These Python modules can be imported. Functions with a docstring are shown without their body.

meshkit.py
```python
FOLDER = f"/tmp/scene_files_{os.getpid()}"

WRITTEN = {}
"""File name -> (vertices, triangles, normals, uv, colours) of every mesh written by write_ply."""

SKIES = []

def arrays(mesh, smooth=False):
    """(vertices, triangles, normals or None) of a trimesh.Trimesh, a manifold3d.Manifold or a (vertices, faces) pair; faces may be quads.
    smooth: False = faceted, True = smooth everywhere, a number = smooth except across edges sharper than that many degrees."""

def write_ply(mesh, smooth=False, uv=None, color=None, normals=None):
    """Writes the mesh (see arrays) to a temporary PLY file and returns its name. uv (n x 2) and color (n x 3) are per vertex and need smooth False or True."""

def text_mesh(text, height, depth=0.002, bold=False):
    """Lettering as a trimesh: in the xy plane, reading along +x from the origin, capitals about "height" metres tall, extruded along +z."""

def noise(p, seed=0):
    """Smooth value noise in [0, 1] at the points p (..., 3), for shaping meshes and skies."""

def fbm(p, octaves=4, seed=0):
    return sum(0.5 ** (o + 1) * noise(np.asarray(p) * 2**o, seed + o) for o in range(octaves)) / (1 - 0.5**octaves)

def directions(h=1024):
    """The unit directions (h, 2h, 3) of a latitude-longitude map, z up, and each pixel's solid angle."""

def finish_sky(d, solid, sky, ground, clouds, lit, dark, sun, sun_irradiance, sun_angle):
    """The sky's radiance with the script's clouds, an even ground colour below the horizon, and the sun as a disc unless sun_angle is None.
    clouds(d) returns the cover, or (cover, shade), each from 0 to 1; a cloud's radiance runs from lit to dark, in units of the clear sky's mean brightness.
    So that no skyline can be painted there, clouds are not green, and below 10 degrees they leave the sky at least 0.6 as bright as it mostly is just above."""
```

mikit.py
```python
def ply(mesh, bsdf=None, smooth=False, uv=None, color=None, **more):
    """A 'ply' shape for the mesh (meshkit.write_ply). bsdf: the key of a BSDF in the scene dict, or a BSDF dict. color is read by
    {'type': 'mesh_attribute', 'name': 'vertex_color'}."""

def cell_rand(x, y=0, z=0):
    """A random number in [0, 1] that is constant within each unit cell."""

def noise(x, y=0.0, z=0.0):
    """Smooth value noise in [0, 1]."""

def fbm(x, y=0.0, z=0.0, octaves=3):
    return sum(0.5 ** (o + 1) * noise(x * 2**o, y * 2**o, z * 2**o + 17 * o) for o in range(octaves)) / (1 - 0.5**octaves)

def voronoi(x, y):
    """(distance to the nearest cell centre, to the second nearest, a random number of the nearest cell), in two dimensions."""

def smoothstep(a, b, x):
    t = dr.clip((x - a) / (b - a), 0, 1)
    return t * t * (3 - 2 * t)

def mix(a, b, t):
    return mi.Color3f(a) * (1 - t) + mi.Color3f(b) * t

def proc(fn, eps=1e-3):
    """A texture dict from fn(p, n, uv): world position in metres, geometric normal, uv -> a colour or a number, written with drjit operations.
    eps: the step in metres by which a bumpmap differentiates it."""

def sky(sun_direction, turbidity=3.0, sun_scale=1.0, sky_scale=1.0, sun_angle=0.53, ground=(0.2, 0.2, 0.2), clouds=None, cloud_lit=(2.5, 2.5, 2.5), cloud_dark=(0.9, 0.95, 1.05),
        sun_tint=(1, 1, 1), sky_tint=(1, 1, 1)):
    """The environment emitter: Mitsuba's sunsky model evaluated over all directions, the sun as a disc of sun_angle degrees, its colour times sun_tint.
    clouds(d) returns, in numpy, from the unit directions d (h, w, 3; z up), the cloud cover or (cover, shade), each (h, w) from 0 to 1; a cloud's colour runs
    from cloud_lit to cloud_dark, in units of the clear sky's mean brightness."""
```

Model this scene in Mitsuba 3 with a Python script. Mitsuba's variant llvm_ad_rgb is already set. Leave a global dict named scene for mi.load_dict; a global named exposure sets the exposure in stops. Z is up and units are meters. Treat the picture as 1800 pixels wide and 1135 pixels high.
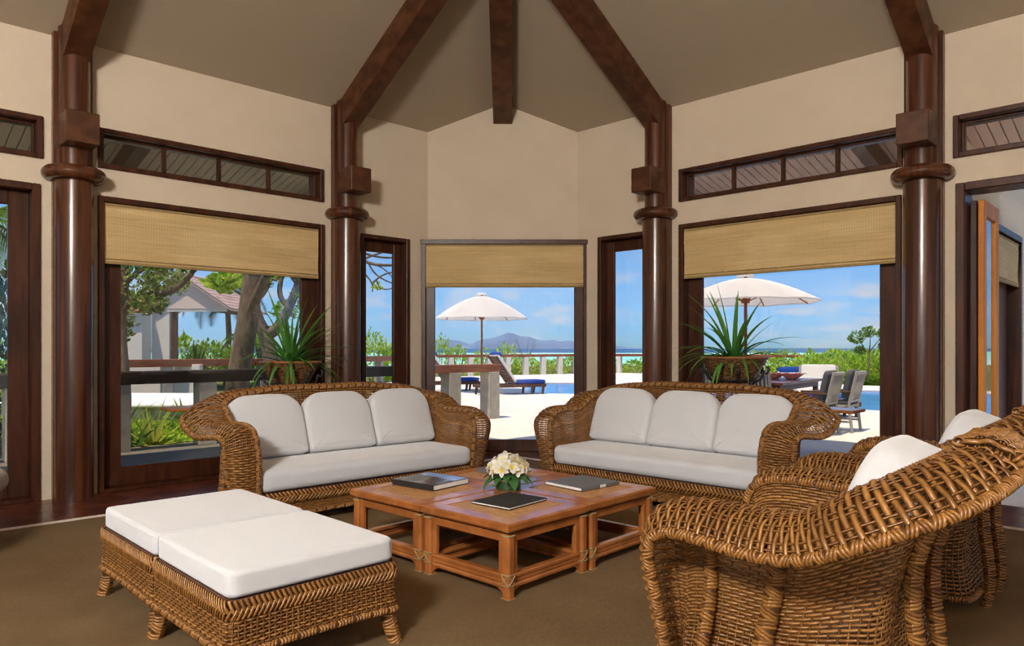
import math, random
import numpy as np
import drjit as dr
import trimesh
import shapely
import shapely.geometry as sg
from scipy.interpolate import CubicSpline, PchipInterpolator
import mitsuba as mi
import mikit
import meshkit
from mikit import proc, noise, fbm, smoothstep, mix, cell_rand, voronoi

T = mi.ScalarTransform4f
random.seed(7)
RNG = np.random.default_rng(7)
scene, labels = {}, {}

# ---------------------------------------------------------------- camera, sky, sun, lights, exposure
EYE = 1.30
FOC = 1270.0                       # pixels of the 1800 x 1135 frame
scene['camera'] = {
    'type': 'perspective', 'fov': 2 * math.degrees(math.atan(900 / FOC)), 'fov_axis': 'x',
    'near_clip': 0.05, 'far_clip': 60000.0,
    'principal_point_offset_y': -(612 - 567.5) / 1135,
    'to_world': T().look_at(origin=[0, 0, EYE], target=[0, 1, EYE], up=[0, 0, 1])}
exposure = 0.0


def cloud_cover(d):
    q = d / np.maximum(d[..., 2:3] + 0.12, 0.05)
    wisps = meshkit.fbm(np.stack([q[..., 0] * 1.3, q[..., 1] * 2.6, q[..., 0] * 0], -1), 5, 3)
    puffs = meshkit.fbm(np.stack([d[..., 0] * 16, d[..., 1] * 16, d[..., 2] * 42], -1), 5, 11)
    band = np.exp(-((d[..., 2] - 0.05) / 0.05) ** 2)
    return (0.14 + 0.42 * np.clip(d[..., 0] * 2.2, 0, 1)) * np.clip((wisps - 0.42) * 2.8, 0, 1) + 0.75 * np.clip((puffs - 0.535) * 6, 0, 1) * band


scene['sky'] = mikit.sky((-0.22, -0.30, 1.0), turbidity=2.4, sun_scale=2.55, sky_scale=1.9, sun_angle=0.8,
                         ground=(0.25, 0.3, 0.3), clouds=cloud_cover, cloud_lit=(2.1, 2.2, 2.35), cloud_dark=(1.5, 1.6, 1.75),
                         sky_tint=(1.12, 1.50, 1.85), sun_tint=(1.0, 0.97, 0.9))
# unseen lamps added to light the room: (position, shade radius, shade height, radiance) -- built as lamps further down
ADDED_FLOOR_LAMPS = [((-2.75, 0.75), 1.55, 0.28, 0.46, (9.0, 8.8, 8.3))]
ADDED_PENDANTS = [((-1.9, -2.0), 3.25, 0.50, 0.62, (236.0, 232.0, 224.0))]

# ---------------------------------------------------------------- helpers
AL = np.array([-1.0525, 9.0317]); AR = np.array([0.8178, 9.0317])
DL = -np.array([1325, 1270.0]) / math.hypot(1325, 1270); DR = np.array([1315, -1270.0]) / math.hypot(1315, 1270)
NL = np.array([-DL[1], DL[0]]); NR = np.array([DR[1], -DR[0]])
SIDE, CUT, SLOPE, EAVE = 10.4, 1.32, 0.5424, 4.0


def ray(px, py, d):
    return np.array([(px - 900) * d / FOC, d, EYE - (py - 612) * d / FOC])


def onfloor(px, py, z=0.0):
    return ray(px, py, FOC * (EYE - z) / (py - 612))


def WL(s, q, z):
    s, q, z = np.broadcast_arrays(np.asarray(s, float), q, z)
    return np.stack([AL[0] + s * DL[0] + q * NL[0], AL[1] + s * DL[1] + q * NL[1], z], -1)


def WR(s, q, z):
    s, q, z = np.broadcast_arrays(np.asarray(s, float), q, z)
    return np.stack([AR[0] + s * DR[0] + q * NR[0], AR[1] + s * DR[1] + q * NR[1], z], -1)


MQ = np.linalg.inv(np.array([NL, NR]))


def XY(ql, qr):
    return MQ @ np.array([AL @ NL + ql, AR @ NR + qr])


WIDE = {'left': WL, 'right': WR}
BOXF = np.array([[0, 2, 3], [0, 3, 1], [4, 5, 7], [4, 7, 6], [0, 1, 5], [0, 5, 4], [2, 6, 7], [2, 7, 3], [0, 4, 6], [0, 6, 2], [1, 3, 7], [1, 7, 5]])


def cat(*ms):
    ms = [m for m in ms if m is not None and len(m[0])]
    vs, fs, n = [], [], 0
    for v, f in ms:
        vs.append(v); fs.append(np.asarray(f) + n); n += len(v)
    return np.vstack(vs), np.vstack(fs)


def fixwind(m):
    """flips a closed mesh whose volume is negative"""
    v, f = m
    t = v[f]
    if np.einsum('ij,ij->i', t[:, 0], np.cross(t[:, 1], t[:, 2])).sum() < 0:
        f = f[:, ::-1]
    return v, f


def bevbox(sx, sy, sz, b=0.0):
    """box centred on the origin with bevelled edges"""
    if b <= 0:
        c = np.array([[x, y, z] for x in (-1, 1) for y in (-1, 1) for z in (-1, 1)], float) * np.array([sx, sy, sz]) / 2
        return fixwind((c, BOXF.copy()))
    h = np.array([sx, sy, sz]) / 2
    b = min(b, h.min() * 0.9)
    pts = []
    for s in np.ndindex(2, 2, 2):
        s = np.array(s) * 2 - 1
        for k in range(3):
            p = h - b; p[k] = h[k]
            pts.append(s * p)
    hull = trimesh.convex.convex_hull(np.array(pts))
    return np.array(hull.vertices), np.array(hull.faces)


def box(x0, x1, y0, y1, z0, z1, b=0.0):
    (x0, x1), (y0, y1), (z0, z1) = sorted((x0, x1)), sorted((y0, y1)), sorted((z0, z1))
    v, f = bevbox(x1 - x0, y1 - y0, z1 - z0, b)
    return v + [(x0 + x1) / 2, (y0 + y1) / 2, (z0 + z1) / 2], f


def wbox(side, s0, s1, q0, q1, z0, z1, b=0.0):
    v, f = box(s0, s1, q0, q1, z0, z1, b)
    return fixwind2(WIDE[side](v[:, 0], v[:, 1], v[:, 2]), f)


def fixwind2(v, f):
    c = v.mean(0)
    return (v, fixwind((v - c, f))[1])


def xf(m, M):
    v, f = m
    M = np.asarray(M, float)
    v2 = v @ M[:3, :3].T + M[:3, 3]
    return (v2, f[:, ::-1]) if np.linalg.det(M[:3, :3]) < 0 else (v2, f)


def mat(loc=(0, 0, 0), rz=0.0, rx=0.0, ry=0.0, s=1.0):
    c, sn = math.cos(rz), math.sin(rz)
    Rz = np.array([[c, -sn, 0], [sn, c, 0], [0, 0, 1]])
    c, sn = math.cos(rx), math.sin(rx)
    Rx = np.array([[1, 0, 0], [0, c, -sn], [0, sn, c]])
    c, sn = math.cos(ry), math.sin(ry)
    Ry = np.array([[c, 0, sn], [0, 1, 0], [-sn, 0, c]])
    M = np.eye(4); M[:3, :3] = Rz @ Ry @ Rx * s; M[:3, 3] = loc
    return M


def extrude(poly, z0, z1):
    m = trimesh.creation.extrude_polygon(poly, z1 - z0, engine='earcut')
    v = np.array(m.vertices); v[:, 2] += z0
    return v, np.array(m.faces)


def lathe(prof, n=32, loc=(0, 0, 0)):
    """prof: (r, z) pairs; closed where r is 0"""
    prof = np.asarray(prof, float)
    a = np.arange(n) * 2 * math.pi / n
    v = np.stack([prof[:, None, 0] * np.cos(a), prof[:, None, 0] * np.sin(a), np.broadcast_to(prof[:, None, 1], (len(prof), n))], -1).reshape(-1, 3)
    i, j = np.meshgrid(np.arange(len(prof) - 1), np.arange(n), indexing='ij')
    q = np.stack([i * n + j, i * n + (j + 1) % n, (i + 1) * n + (j + 1) % n, (i + 1) * n + j], -1).reshape(-1, 4)
    return v + np.asarray(loc, float), np.vstack([q[:, [0, 1, 2]], q[:, [0, 2, 3]]])


def frames(P):
    """tangent, and two normals, along a polyline"""
    Tn = np.gradient(P, axis=0)
    Tn /= np.linalg.norm(Tn, axis=1, keepdims=True) + 1e-12
    ref = np.array([0, 0, 1.0]) if abs(Tn[:, 2]).mean() < 0.8 else np.array([1.0, 0, 0])
    A = np.zeros_like(P)
    a = ref - Tn[0] * (ref @ Tn[0])
    for i in range(len(P)):
        a = a - Tn[i] * (a @ Tn[i]); a = a / (np.linalg.norm(a) + 1e-12); A[i] = a
    return Tn, A, np.cross(Tn, A)


def tube(P, r, n=8, cap=True):
    P = np.asarray(P, float)
    r = np.broadcast_to(np.asarray(r, float), (len(P),))
    Tn, A, B = frames(P)
    a = np.arange(n) * 2 * math.pi / n
    v = P[:, None] + r[:, None, None] * (np.cos(a)[None, :, None] * A[:, None] + np.sin(a)[None, :, None] * B[:, None])
    i, j = np.meshgrid(np.arange(len(P) - 1), np.arange(n), indexing='ij')
    q = np.stack([i * n + j, i * n + (j + 1) % n, (i + 1) * n + (j + 1) % n, (i + 1) * n + j], -1).reshape(-1, 4)
    f = np.vstack([q[:, [0, 1, 2]], q[:, [0, 2, 3]]])
    v = v.reshape(-1, 3)
    if cap:
        k = np.arange(n); m = len(v)
        v = np.vstack([v, P[0], P[-1]])
        e = (len(P) - 1) * n
        f = np.vstack([f, np.stack([(k + 1) % n, k, k * 0 + m], 1), np.stack([e + k, e + (k + 1) % n, k * 0 + m + 1], 1)])
    return v, f


def spline(pts, n=40):
    pts = np.asarray(pts, float)
    t = np.concatenate([[0], np.cumsum(np.linalg.norm(np.diff(pts, axis=0), axis=1) + 1e-6)])
    return CubicSpline(t, pts)(np.linspace(0, t[-1], n))


def strands(P, N, width, thick):
    """K ribbons of M points each with a lens-shaped section. P, N: (K, M, 3)"""
    K, M = P.shape[:2]
    Tn = np.gradient(P, axis=1)
    B = np.cross(Tn, N)
    B /= np.linalg.norm(B, axis=-1, keepdims=True) + 1e-12
    w = np.broadcast_to(np.asarray(width, float), (K, M))[..., None] / 2
    h = np.broadcast_to(np.asarray(thick, float), (K, M))[..., None] / 2
    v = np.stack([P - B * w, P + N * h, P + B * w, P - N * h], 2)           # K M 4 3
    base = (np.arange(K) * M * 4)[:, None, None] + (np.arange(M - 1) * 4)[None, :, None]
    k = np.arange(4)[None, None, :]
    a, b = base + k, base + (k + 1) % 4
    q = np.stack([a, a + 4, b + 4, b], -1).reshape(-1, 4)
    return v.reshape(-1, 3), np.vstack([q[:, [0, 1, 2]], q[:, [0, 2, 3]]])


def surf_n(S, u, v, e=1e-3):
    du = S(np.clip(u + e, 0, 1), v) - S(np.clip(u - e, 0, 1), v)
    dv = S(u, np.clip(v + e, 0, 1)) - S(u, np.clip(v - e, 0, 1))
    n = np.cross(du, dv)
    return n / (np.linalg.norm(n, axis=-1, keepdims=True) + 1e-12)


WCOL = (np.array([0.335, 0.150, 0.036]), np.array([0.105, 0.039, 0.009]))


def tone(k, seed=0, dark=0.0):
    r = np.random.default_rng(seed)
    t = np.clip(r.normal(0.38 + dark, 0.2, k), 0, 1)[:, None]
    return WCOL[0] * (1 - t) + WCOL[1] * t


def weave(S, stakes, rows, ww, wt, sw, st, amp, spp=2, seed=0, stake_amp=0.35, dark=0.0, stake_pair=False):
    """weft rows running along u that pass over and under stakes running along v: (mesh, colours)"""
    M = stakes * spp + 1
    u = np.linspace(0, 1, M)[None, :].repeat(rows, 0)
    v = ((np.arange(rows) + 0.5) / rows)[:, None].repeat(M, 1)
    P, N = S(u, v), surf_n(S, u, v)
    j = np.arange(rows)[:, None]
    P = P + N * (amp * np.cos(math.pi * (u * stakes - 0.5) + math.pi * j))[..., None]
    a = strands(P, N, ww, wt)
    ca = tone(rows, seed, dark).repeat(M * 4, 0)
    ca *= np.random.default_rng(seed + 5).uniform(0.8, 1.15, (rows * M, 1)).repeat(4, 0)
    us = (np.arange(stakes) + 0.5) / stakes
    shift = [(-0.16 / stakes, 1), (0.16 / stakes, 1)] if stake_pair else [(0, 1)]
    meshes, cols = [a], [ca]
    for dx, _ in shift:
        M2 = rows + 1
        v2 = np.linspace(0, 1, M2)[None, :].repeat(stakes, 0)
        u2 = (us + dx)[:, None].repeat(M2, 1)
        P2, N2 = S(u2, v2), surf_n(S, u2, v2)
        b = strands(P2, N2, sw, st)
        meshes.append(b); cols.append(tone(stakes, seed + 9, dark + 0.25).repeat(M2 * 4, 0))
    return cat(*meshes), np.vstack(cols)


def wrap(P, r, pitch=0.012, wid=0.011, seed=0, tilt=0.6, nseg=8, dark=0.0):
    """a core tube wound with cane: (mesh, colours)"""
    P = np.asarray(P, float)
    L = np.concatenate([[0], np.cumsum(np.linalg.norm(np.diff(P, axis=0), axis=1))])
    n = max(4, int(L[-1] / pitch))
    rr = np.broadcast_to(np.asarray(r, float), (len(P),))
    s = (np.arange(n) + 0.5) / n * L[-1]
    C = CubicSpline(L, P)
    Q, R = C(s), np.interp(s, L, rr)
    Tn, A, B = frames(Q)
    ang = np.linspace(0, 2 * math.pi, nseg + 1)
    sgn = np.where(np.arange(n) % 6 < 3, 1.0, -1.0)[:, None, None] if tilt else np.ones((n, 1, 1))
    rad = np.cos(ang)[None, :, None] * A[:, None] + np.sin(ang)[None, :, None] * B[:, None]
    rp = R[:, None, None] * rad + Tn[:, None] * (tilt * R[:, None, None] * np.sin(ang)[None, :, None] * sgn)
    PP = Q[:, None] + rp
    m = strands(PP, rad, wid * 1.1, wid * 0.55)
    c = tone(n, seed, dark).repeat((nseg + 1) * 4, 0)
    core = tube(P, rr * 0.97, 8)
    cc = np.tile(WCOL[1] * 0.6, (len(core[0]), 1))
    return cat(m, core), np.vstack([c, cc])


def braid(S, n, wid, thick, seed=0, dark=0.0):
    """a herringbone band over u in 0..1, v in 0..1: (mesh, colours)"""
    out, cols = [], []
    for k, (v0, v1) in enumerate(((0.0, 0.56), (1.0, 0.44))):
        M = 5
        t = np.linspace(0, 1, M)[None, :].repeat(n, 0)
        u = np.clip(((np.arange(n) + 0.5 + 0.5 * k) / n)[:, None] + (t - 0.5) * 1.1 / n, 0.002, 0.998)
        v = v0 + (v1 - v0) * t
        P, N = S(u, v), surf_n(S, u, v)
        P = P + N * (thick * (0.25 + 0.5 * np.sin(math.pi * t)))[..., None]
        out.append(strands(P, N, wid, thick)); cols.append(tone(n, seed + k, dark).repeat(M * 4, 0))
    g = np.linspace(0, 1, 40)
    U, V = np.meshgrid(g, np.array([0.0, 0.5, 1.0]))
    P = S(U, V) - surf_n(S, U, V) * thick * 0.6
    i, j = np.meshgrid(np.arange(2), np.arange(39), indexing='ij')
    q = np.stack([i * 40 + j, i * 40 + j + 1, (i + 1) * 40 + j + 1, (i + 1) * 40 + j], -1).reshape(-1, 4)
    out.append((P.reshape(-1, 3), np.vstack([q[:, [0, 1, 2]], q[:, [0, 2, 3]]])))
    cols.append(np.tile(WCOL[1] * 0.5, (120, 1)))
    return cat(*out), np.vstack(cols)


def joinc(*mc):
    return cat(*[m for m, _ in mc]), np.vstack([c for _, c in mc])


# ---- entries
def free(key):
    if key not in scene and key not in labels:
        return key
    for i in range(1, 2000):
        k = f'{key}_{i:03d}'
        if k not in scene and k not in labels:
            return k


def put(key, mesh, bsdf, smooth=False, label=None, category=None, group=None, kind=None, M=None, color=None, uv=None, extra=None):
    """one entry of the scene; a taken key gets a number"""
    key = free(key)
    d = mikit.ply(mesh, bsdf, smooth=smooth, color=color, uv=uv) if not isinstance(mesh, dict) else dict(mesh)
    if M is not None:
        d['to_world'] = T(np.asarray(M, float).tolist())
    if extra:
        d.update(extra)
    scene[key] = d
    say(key, label, category, group, kind)
    return key


def say(key, label=None, category=None, group=None, kind=None):
    d = {k: v for k, v in (('label', label), ('category', category), ('group', group), ('kind', kind)) if v}
    if d:
        labels[key] = d


def thing(key, label, category, group=None, kind=None):
    key = free(key)
    say(key, label, category, group, kind)
    return key


def dup(src, dst, M, label, group=None, skip=()):
    """a copy of a thing and its parts under a key of its own (the source was built in its local frame)"""
    category = labels[src]['category']
    dst = thing(dst, label, category, group or labels[src].get('group'))
    for k in [k for k in scene if k == src or k.startswith(src + '__')]:
        scene[dst + k[len(src):]] = {**scene[k], 'to_world': T(np.asarray(M, float).tolist())}
        if k in labels and k != src:
            labels[dst + k[len(src):]] = dict(labels[k])
    return dst


def place(src, M):
    for k in [k for k in scene if k == src or k.startswith(src + '__')]:
        scene[k] = {**scene[k], 'to_world': T(np.asarray(M, float).tolist())}


# ---------------------------------------------------------------- materials
def rgb(*c):
    return {'type': 'rgb', 'value': list(c)}


def prin(color, rough=0.5, **k):
    return {'type': 'principled', 'base_color': color if isinstance(color, dict) else rgb(*color), 'roughness': rough, **k}


def two(b):
    return {'type': 'twosided', 'bsdf': b}


def wood_fn(dark, light, sx, sy, sz):
    def fn(p, n, uv):
        a = fbm(p.x * sx, p.y * sy, p.z * sz, 3)
        b = noise(p.x * sx * 5, p.y * sy * 5, p.z * sz * 5)
        return mix(dark, light, dr.clip(smoothstep(0.28, 0.72, a) * 0.8 + 0.2 * b, 0, 1))
    return fn


def stucco(p, n, uv):
    return fbm(p.x * 38, p.y * 38, p.z * 38, 3)


def wallcol(p, n, uv):
    return mix((0.585, 0.475, 0.35), (0.66, 0.54, 0.40), fbm(p.x * 2.5, p.y * 2.5, p.z * 2.5, 3))


scene['m_wall'] = two({'type': 'bumpmap', 'arbitrary': {'type': 'proc', **{k: v for k, v in proc(stucco, 4e-3).items() if k != 'type'}}, 'scale': 0.007, 'bsdf': prin(proc(wallcol), 0.9, specular=0.15)})
scene['m_ceiling'] = two(prin((0.335, 0.262, 0.182), 0.75, specular=0.2))
scene['m_column'] = two(prin(proc(wood_fn((0.026, 0.0075, 0.003), (0.085, 0.025, 0.0085), 26, 26, 0.8)), 0.22, specular=0.45, clearcoat=0.3, clearcoat_gloss=0.92))
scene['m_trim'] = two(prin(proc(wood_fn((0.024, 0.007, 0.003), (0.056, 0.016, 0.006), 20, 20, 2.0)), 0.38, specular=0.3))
scene['m_beam'] = two(prin(proc(wood_fn((0.034, 0.011, 0.004), (0.080, 0.026, 0.0085), 9, 9, 9)), 0.42, specular=0.4))
scene['m_lit_amber'] = two(prin(proc(wood_fn((0.46, 0.15, 0.018), (0.64, 0.23, 0.030), 20, 20, 1.0)), 0.5, specular=0.25))  # warm light on the open door leaf painted as lighter orange wood
scene['m_plank'] = two(prin(proc(wood_fn((0.050, 0.012, 0.006), (0.10, 0.026, 0.011), 7, 7, 7)), 0.24, specular=0.5, clearcoat=0.6, clearcoat_gloss=0.9))
scene['m_teak'] = two(prin(proc(wood_fn((0.27, 0.085, 0.020), (0.42, 0.145, 0.037), 10, 10, 6)), 0.16, specular=0.5, clearcoat=1.0, clearcoat_gloss=0.96))


def burl(p, n, uv):
    d = voronoi(p.x * 55, p.y * 55)
    return mix((0.31, 0.13, 0.040), (0.52, 0.27, 0.10), dr.clip(0.75 * fbm(p.x * 60, p.y * 60, p.z * 10, 3) + 0.35 * d[2], 0, 1))


scene['m_inset'] = two(prin(proc(burl), 0.45, specular=0.4, clearcoat=0.15, clearcoat_gloss=0.9))


def rugcol(p, n, uv):
    a = (p.x + p.y) * 0.7071; b = (p.x - p.y) * 0.7071
    w = dr.sin(a * 520) * dr.sin(b * 700)
    t = dr.clip(0.5 + 0.28 * w + 0.5 * (fbm(p.x * 3, p.y * 3, 0, 3) - 0.5) + 0.35 * (noise(p.x * 160, p.y * 160) - 0.5), 0, 1)
    return mix((0.080, 0.048, 0.022), (0.175, 0.118, 0.062), t)


scene['m_rug'] = two(prin(proc(rugcol), 0.95, specular=0.1))
scene['m_binding'] = two(prin((0.62, 0.54, 0.46), 0.9, specular=0.1))


def blindcol(p, n, uv):
    rowk = dr.floor(uv.y * 210)
    t = cell_rand(rowk, dr.floor(uv.x * 2.6 + cell_rand(rowk, 3) * 5), 1)
    warp = dr.power(dr.abs(dr.sin(uv.x * 3.14159 / 0.024)), 12)
    thick = smoothstep(0.35, 0.75, noise(uv.x * 2.2, uv.y * 13))
    c = mix((0.50, 0.335, 0.145), (0.66, 0.475, 0.235), dr.clip(0.65 * t + 0.35 * thick, 0, 1))
    return c * (1 + 0.16 * warp) * (0.86 + 0.14 * dr.abs(dr.sin(uv.y * 210 * 3.14159)))


scene['m_blind'] = two(prin(proc(blindcol), 0.8, specular=0.15))
scene['m_blind_hem'] = two(prin((0.30, 0.20, 0.085), 0.7, specular=0.2))
scene['m_cushion'] = two(prin((0.62, 0.62, 0.62), 0.95, specular=0.12, sheen=0.15))
scene['m_piping'] = two(prin((0.66, 0.63, 0.58), 0.95, specular=0.1))
scene['m_wicker'] = two(prin({'type': 'mesh_attribute', 'name': 'vertex_color'}, 0.34, specular=0.5, clearcoat=0.45, clearcoat_gloss=0.85))
scene['m_iron'] = two(prin((0.018, 0.014, 0.012), 0.45, specular=0.5))


def bowlcol(p, n, uv):
    t = fbm(p.x * 60, p.y * 60, p.z * 90, 3)
    return mix((0.05, 0.022, 0.009), (0.24, 0.125, 0.05), smoothstep(0.35, 0.7, t))


scene['m_bowl'] = two(prin(proc(bowlcol), 0.4, specular=0.5))
scene['m_bowl_rim'] = two(prin((0.32, 0.13, 0.05), 0.35, specular=0.5))
scene['m_glass'] = {'type': 'thindielectric', 'int_ior': 1.5}
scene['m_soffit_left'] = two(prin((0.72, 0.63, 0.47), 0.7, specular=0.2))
scene['m_soffit_right_lit'] = two(prin((0.90, 0.68, 0.57), 0.6, specular=0.3))  # paler pink than the left boards: bounced light put into the colour
scene['m_leaf'] = {'type': 'twosided', 'bsdf': prin({'type': 'mesh_attribute', 'name': 'vertex_color'}, 0.45, specular=0.4)}
scene['m_thinleaf'] = {'type': 'principledthin', 'base_color': {'type': 'mesh_attribute', 'name': 'vertex_color'}, 'roughness': 0.5, 'diff_trans': 0.9, 'eta': 1.4}


def barkcol(p, n, uv):
    return mix((0.085, 0.062, 0.045), (0.27, 0.215, 0.165), fbm(p.x * 18, p.y * 18, p.z * 7, 4))


scene['m_bark'] = two(prin(proc(barkcol), 0.9, specular=0.1))


def deckcol(p, n, uv):
    return mix((0.60, 0.585, 0.55), (0.68, 0.665, 0.63), fbm(p.x * 1.2, p.y * 1.2, 0, 4))


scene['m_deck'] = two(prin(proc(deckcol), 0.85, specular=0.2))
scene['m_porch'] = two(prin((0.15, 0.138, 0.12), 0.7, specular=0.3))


def concol(p, n, uv):
    return mix((0.36, 0.325, 0.26), (0.56, 0.52, 0.44), fbm(p.x * 9, p.y * 9, p.z * 9, 4))


scene['m_concrete'] = two(prin(proc(concol), 0.9, specular=0.1))
scene['m_plaster'] = two(prin((0.78, 0.74, 0.67), 0.9, specular=0.1))
scene['m_gable'] = two(prin((0.80, 0.66, 0.57), 0.9, specular=0.1))
scene['m_white'] = two(prin((0.80, 0.79, 0.76), 0.85, specular=0.15))
scene['m_rail'] = two(prin(proc(wood_fn((0.20, 0.055, 0.022), (0.33, 0.10, 0.04), 3, 3, 20)), 0.4, specular=0.4))
scene['m_darkwood'] = two(prin((0.10, 0.045, 0.028), 0.5, specular=0.4))
scene['m_canvas'] = {'type': 'principledthin', 'base_color': rgb(0.90, 0.885, 0.85), 'roughness': 0.9, 'diff_trans': 0.75, 'eta': 1.3}
scene['m_blue'] = two(prin((0.022, 0.075, 0.36), 0.85, specular=0.15))
scene['m_chairgrey'] = two(prin((0.36, 0.34, 0.31), 0.5, specular=0.3))
scene['m_charcoal'] = two(prin((0.09, 0.095, 0.115), 0.85, specular=0.15))
scene['m_red'] = two(prin((0.97, 0.33, 0.30), 0.5, specular=0.5))
scene['m_tile'] = two(prin({'type': 'mesh_attribute', 'name': 'vertex_color'}, 0.75, specular=0.2))


def soil(p, n, uv):
    return mix((0.10, 0.075, 0.05), (0.17, 0.19, 0.06), fbm(p.x * 2, p.y * 2, 0, 4))


scene['m_soil'] = two(prin(proc(soil), 0.95, specular=0.1))


def poolcol(p, n, uv):
    return mix((0.020, 0.17, 0.56), (0.035, 0.25, 0.68), fbm(p.x * 1.5, p.y * 3, 0, 3))


scene['m_pool'] = two(prin(proc(poolcol), 0.12, specular=0.3))


def seacol(p, n, uv):
    wob = 90 * (fbm(p.x / 240, p.y / 160, 0, 3) - 0.5)
    far = smoothstep(760, 930, p.y + wob)
    mid = smoothstep(90, 420, p.y + wob)
    c = mix((0.62, 0.98, 0.86), (0.30, 0.82, 0.76), mid)
    c = mix(c, (0.030, 0.12, 0.26), far)
    foam = smoothstep(0.57, 0.66, fbm(p.x / 50, p.y / 9, 3, 4)) * smoothstep(650, 720, p.y) * (1 - smoothstep(880, 1000, p.y))
    return mix(c, (0.8, 0.85, 0.85), foam * 0.8)


scene['m_sea'] = two(prin(proc(seacol), 0.35, specular=0.25))


def hazed_hillcol(p, n, uv):
    return mix((0.115, 0.185, 0.32), (0.165, 0.245, 0.39), fbm(p.x / 300, p.y / 300, p.z / 90, 4))  # blue-grey of distance haze painted into the island colour


scene['m_hazed_hill'] = two(prin(proc(hazed_hillcol), 1.0, specular=0.0))
scene['m_black'] = two(prin((0.015, 0.015, 0.016), 0.6, specular=0.3))
scene['m_paper'] = two(prin((0.72, 0.70, 0.66), 0.8, specular=0.1))
scene['m_slate'] = two(prin((0.115, 0.115, 0.115), 0.45, specular=0.4))
scene['m_petal'] = {'type': 'principledthin', 'base_color': {'type': 'mesh_attribute', 'name': 'vertex_color'}, 'roughness': 0.6, 'diff_trans': 0.5, 'eta': 1.35}
scene['m_vase'] = two(prin((0.012, 0.045, 0.014), 0.35, specular=0.5))
scene['m_tan'] = two(prin((0.30, 0.22, 0.10), 0.6, specular=0.3))

# ---------------------------------------------------------------- the setting: room shell
def outline(cl=0.0, cr=0.0, grow=0.0):
    a, c, b = -grow, CUT, SIDE + grow
    k = CUT - grow * 0.586
    return [XY(*p) for p in ((a, k - 0 + 0), (k, a), (SIDE - k, a), (b, k), (b, SIDE - k), (SIDE - k, b), (k, b), (a, SIDE - k))]


WALLT = 0.24
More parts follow.
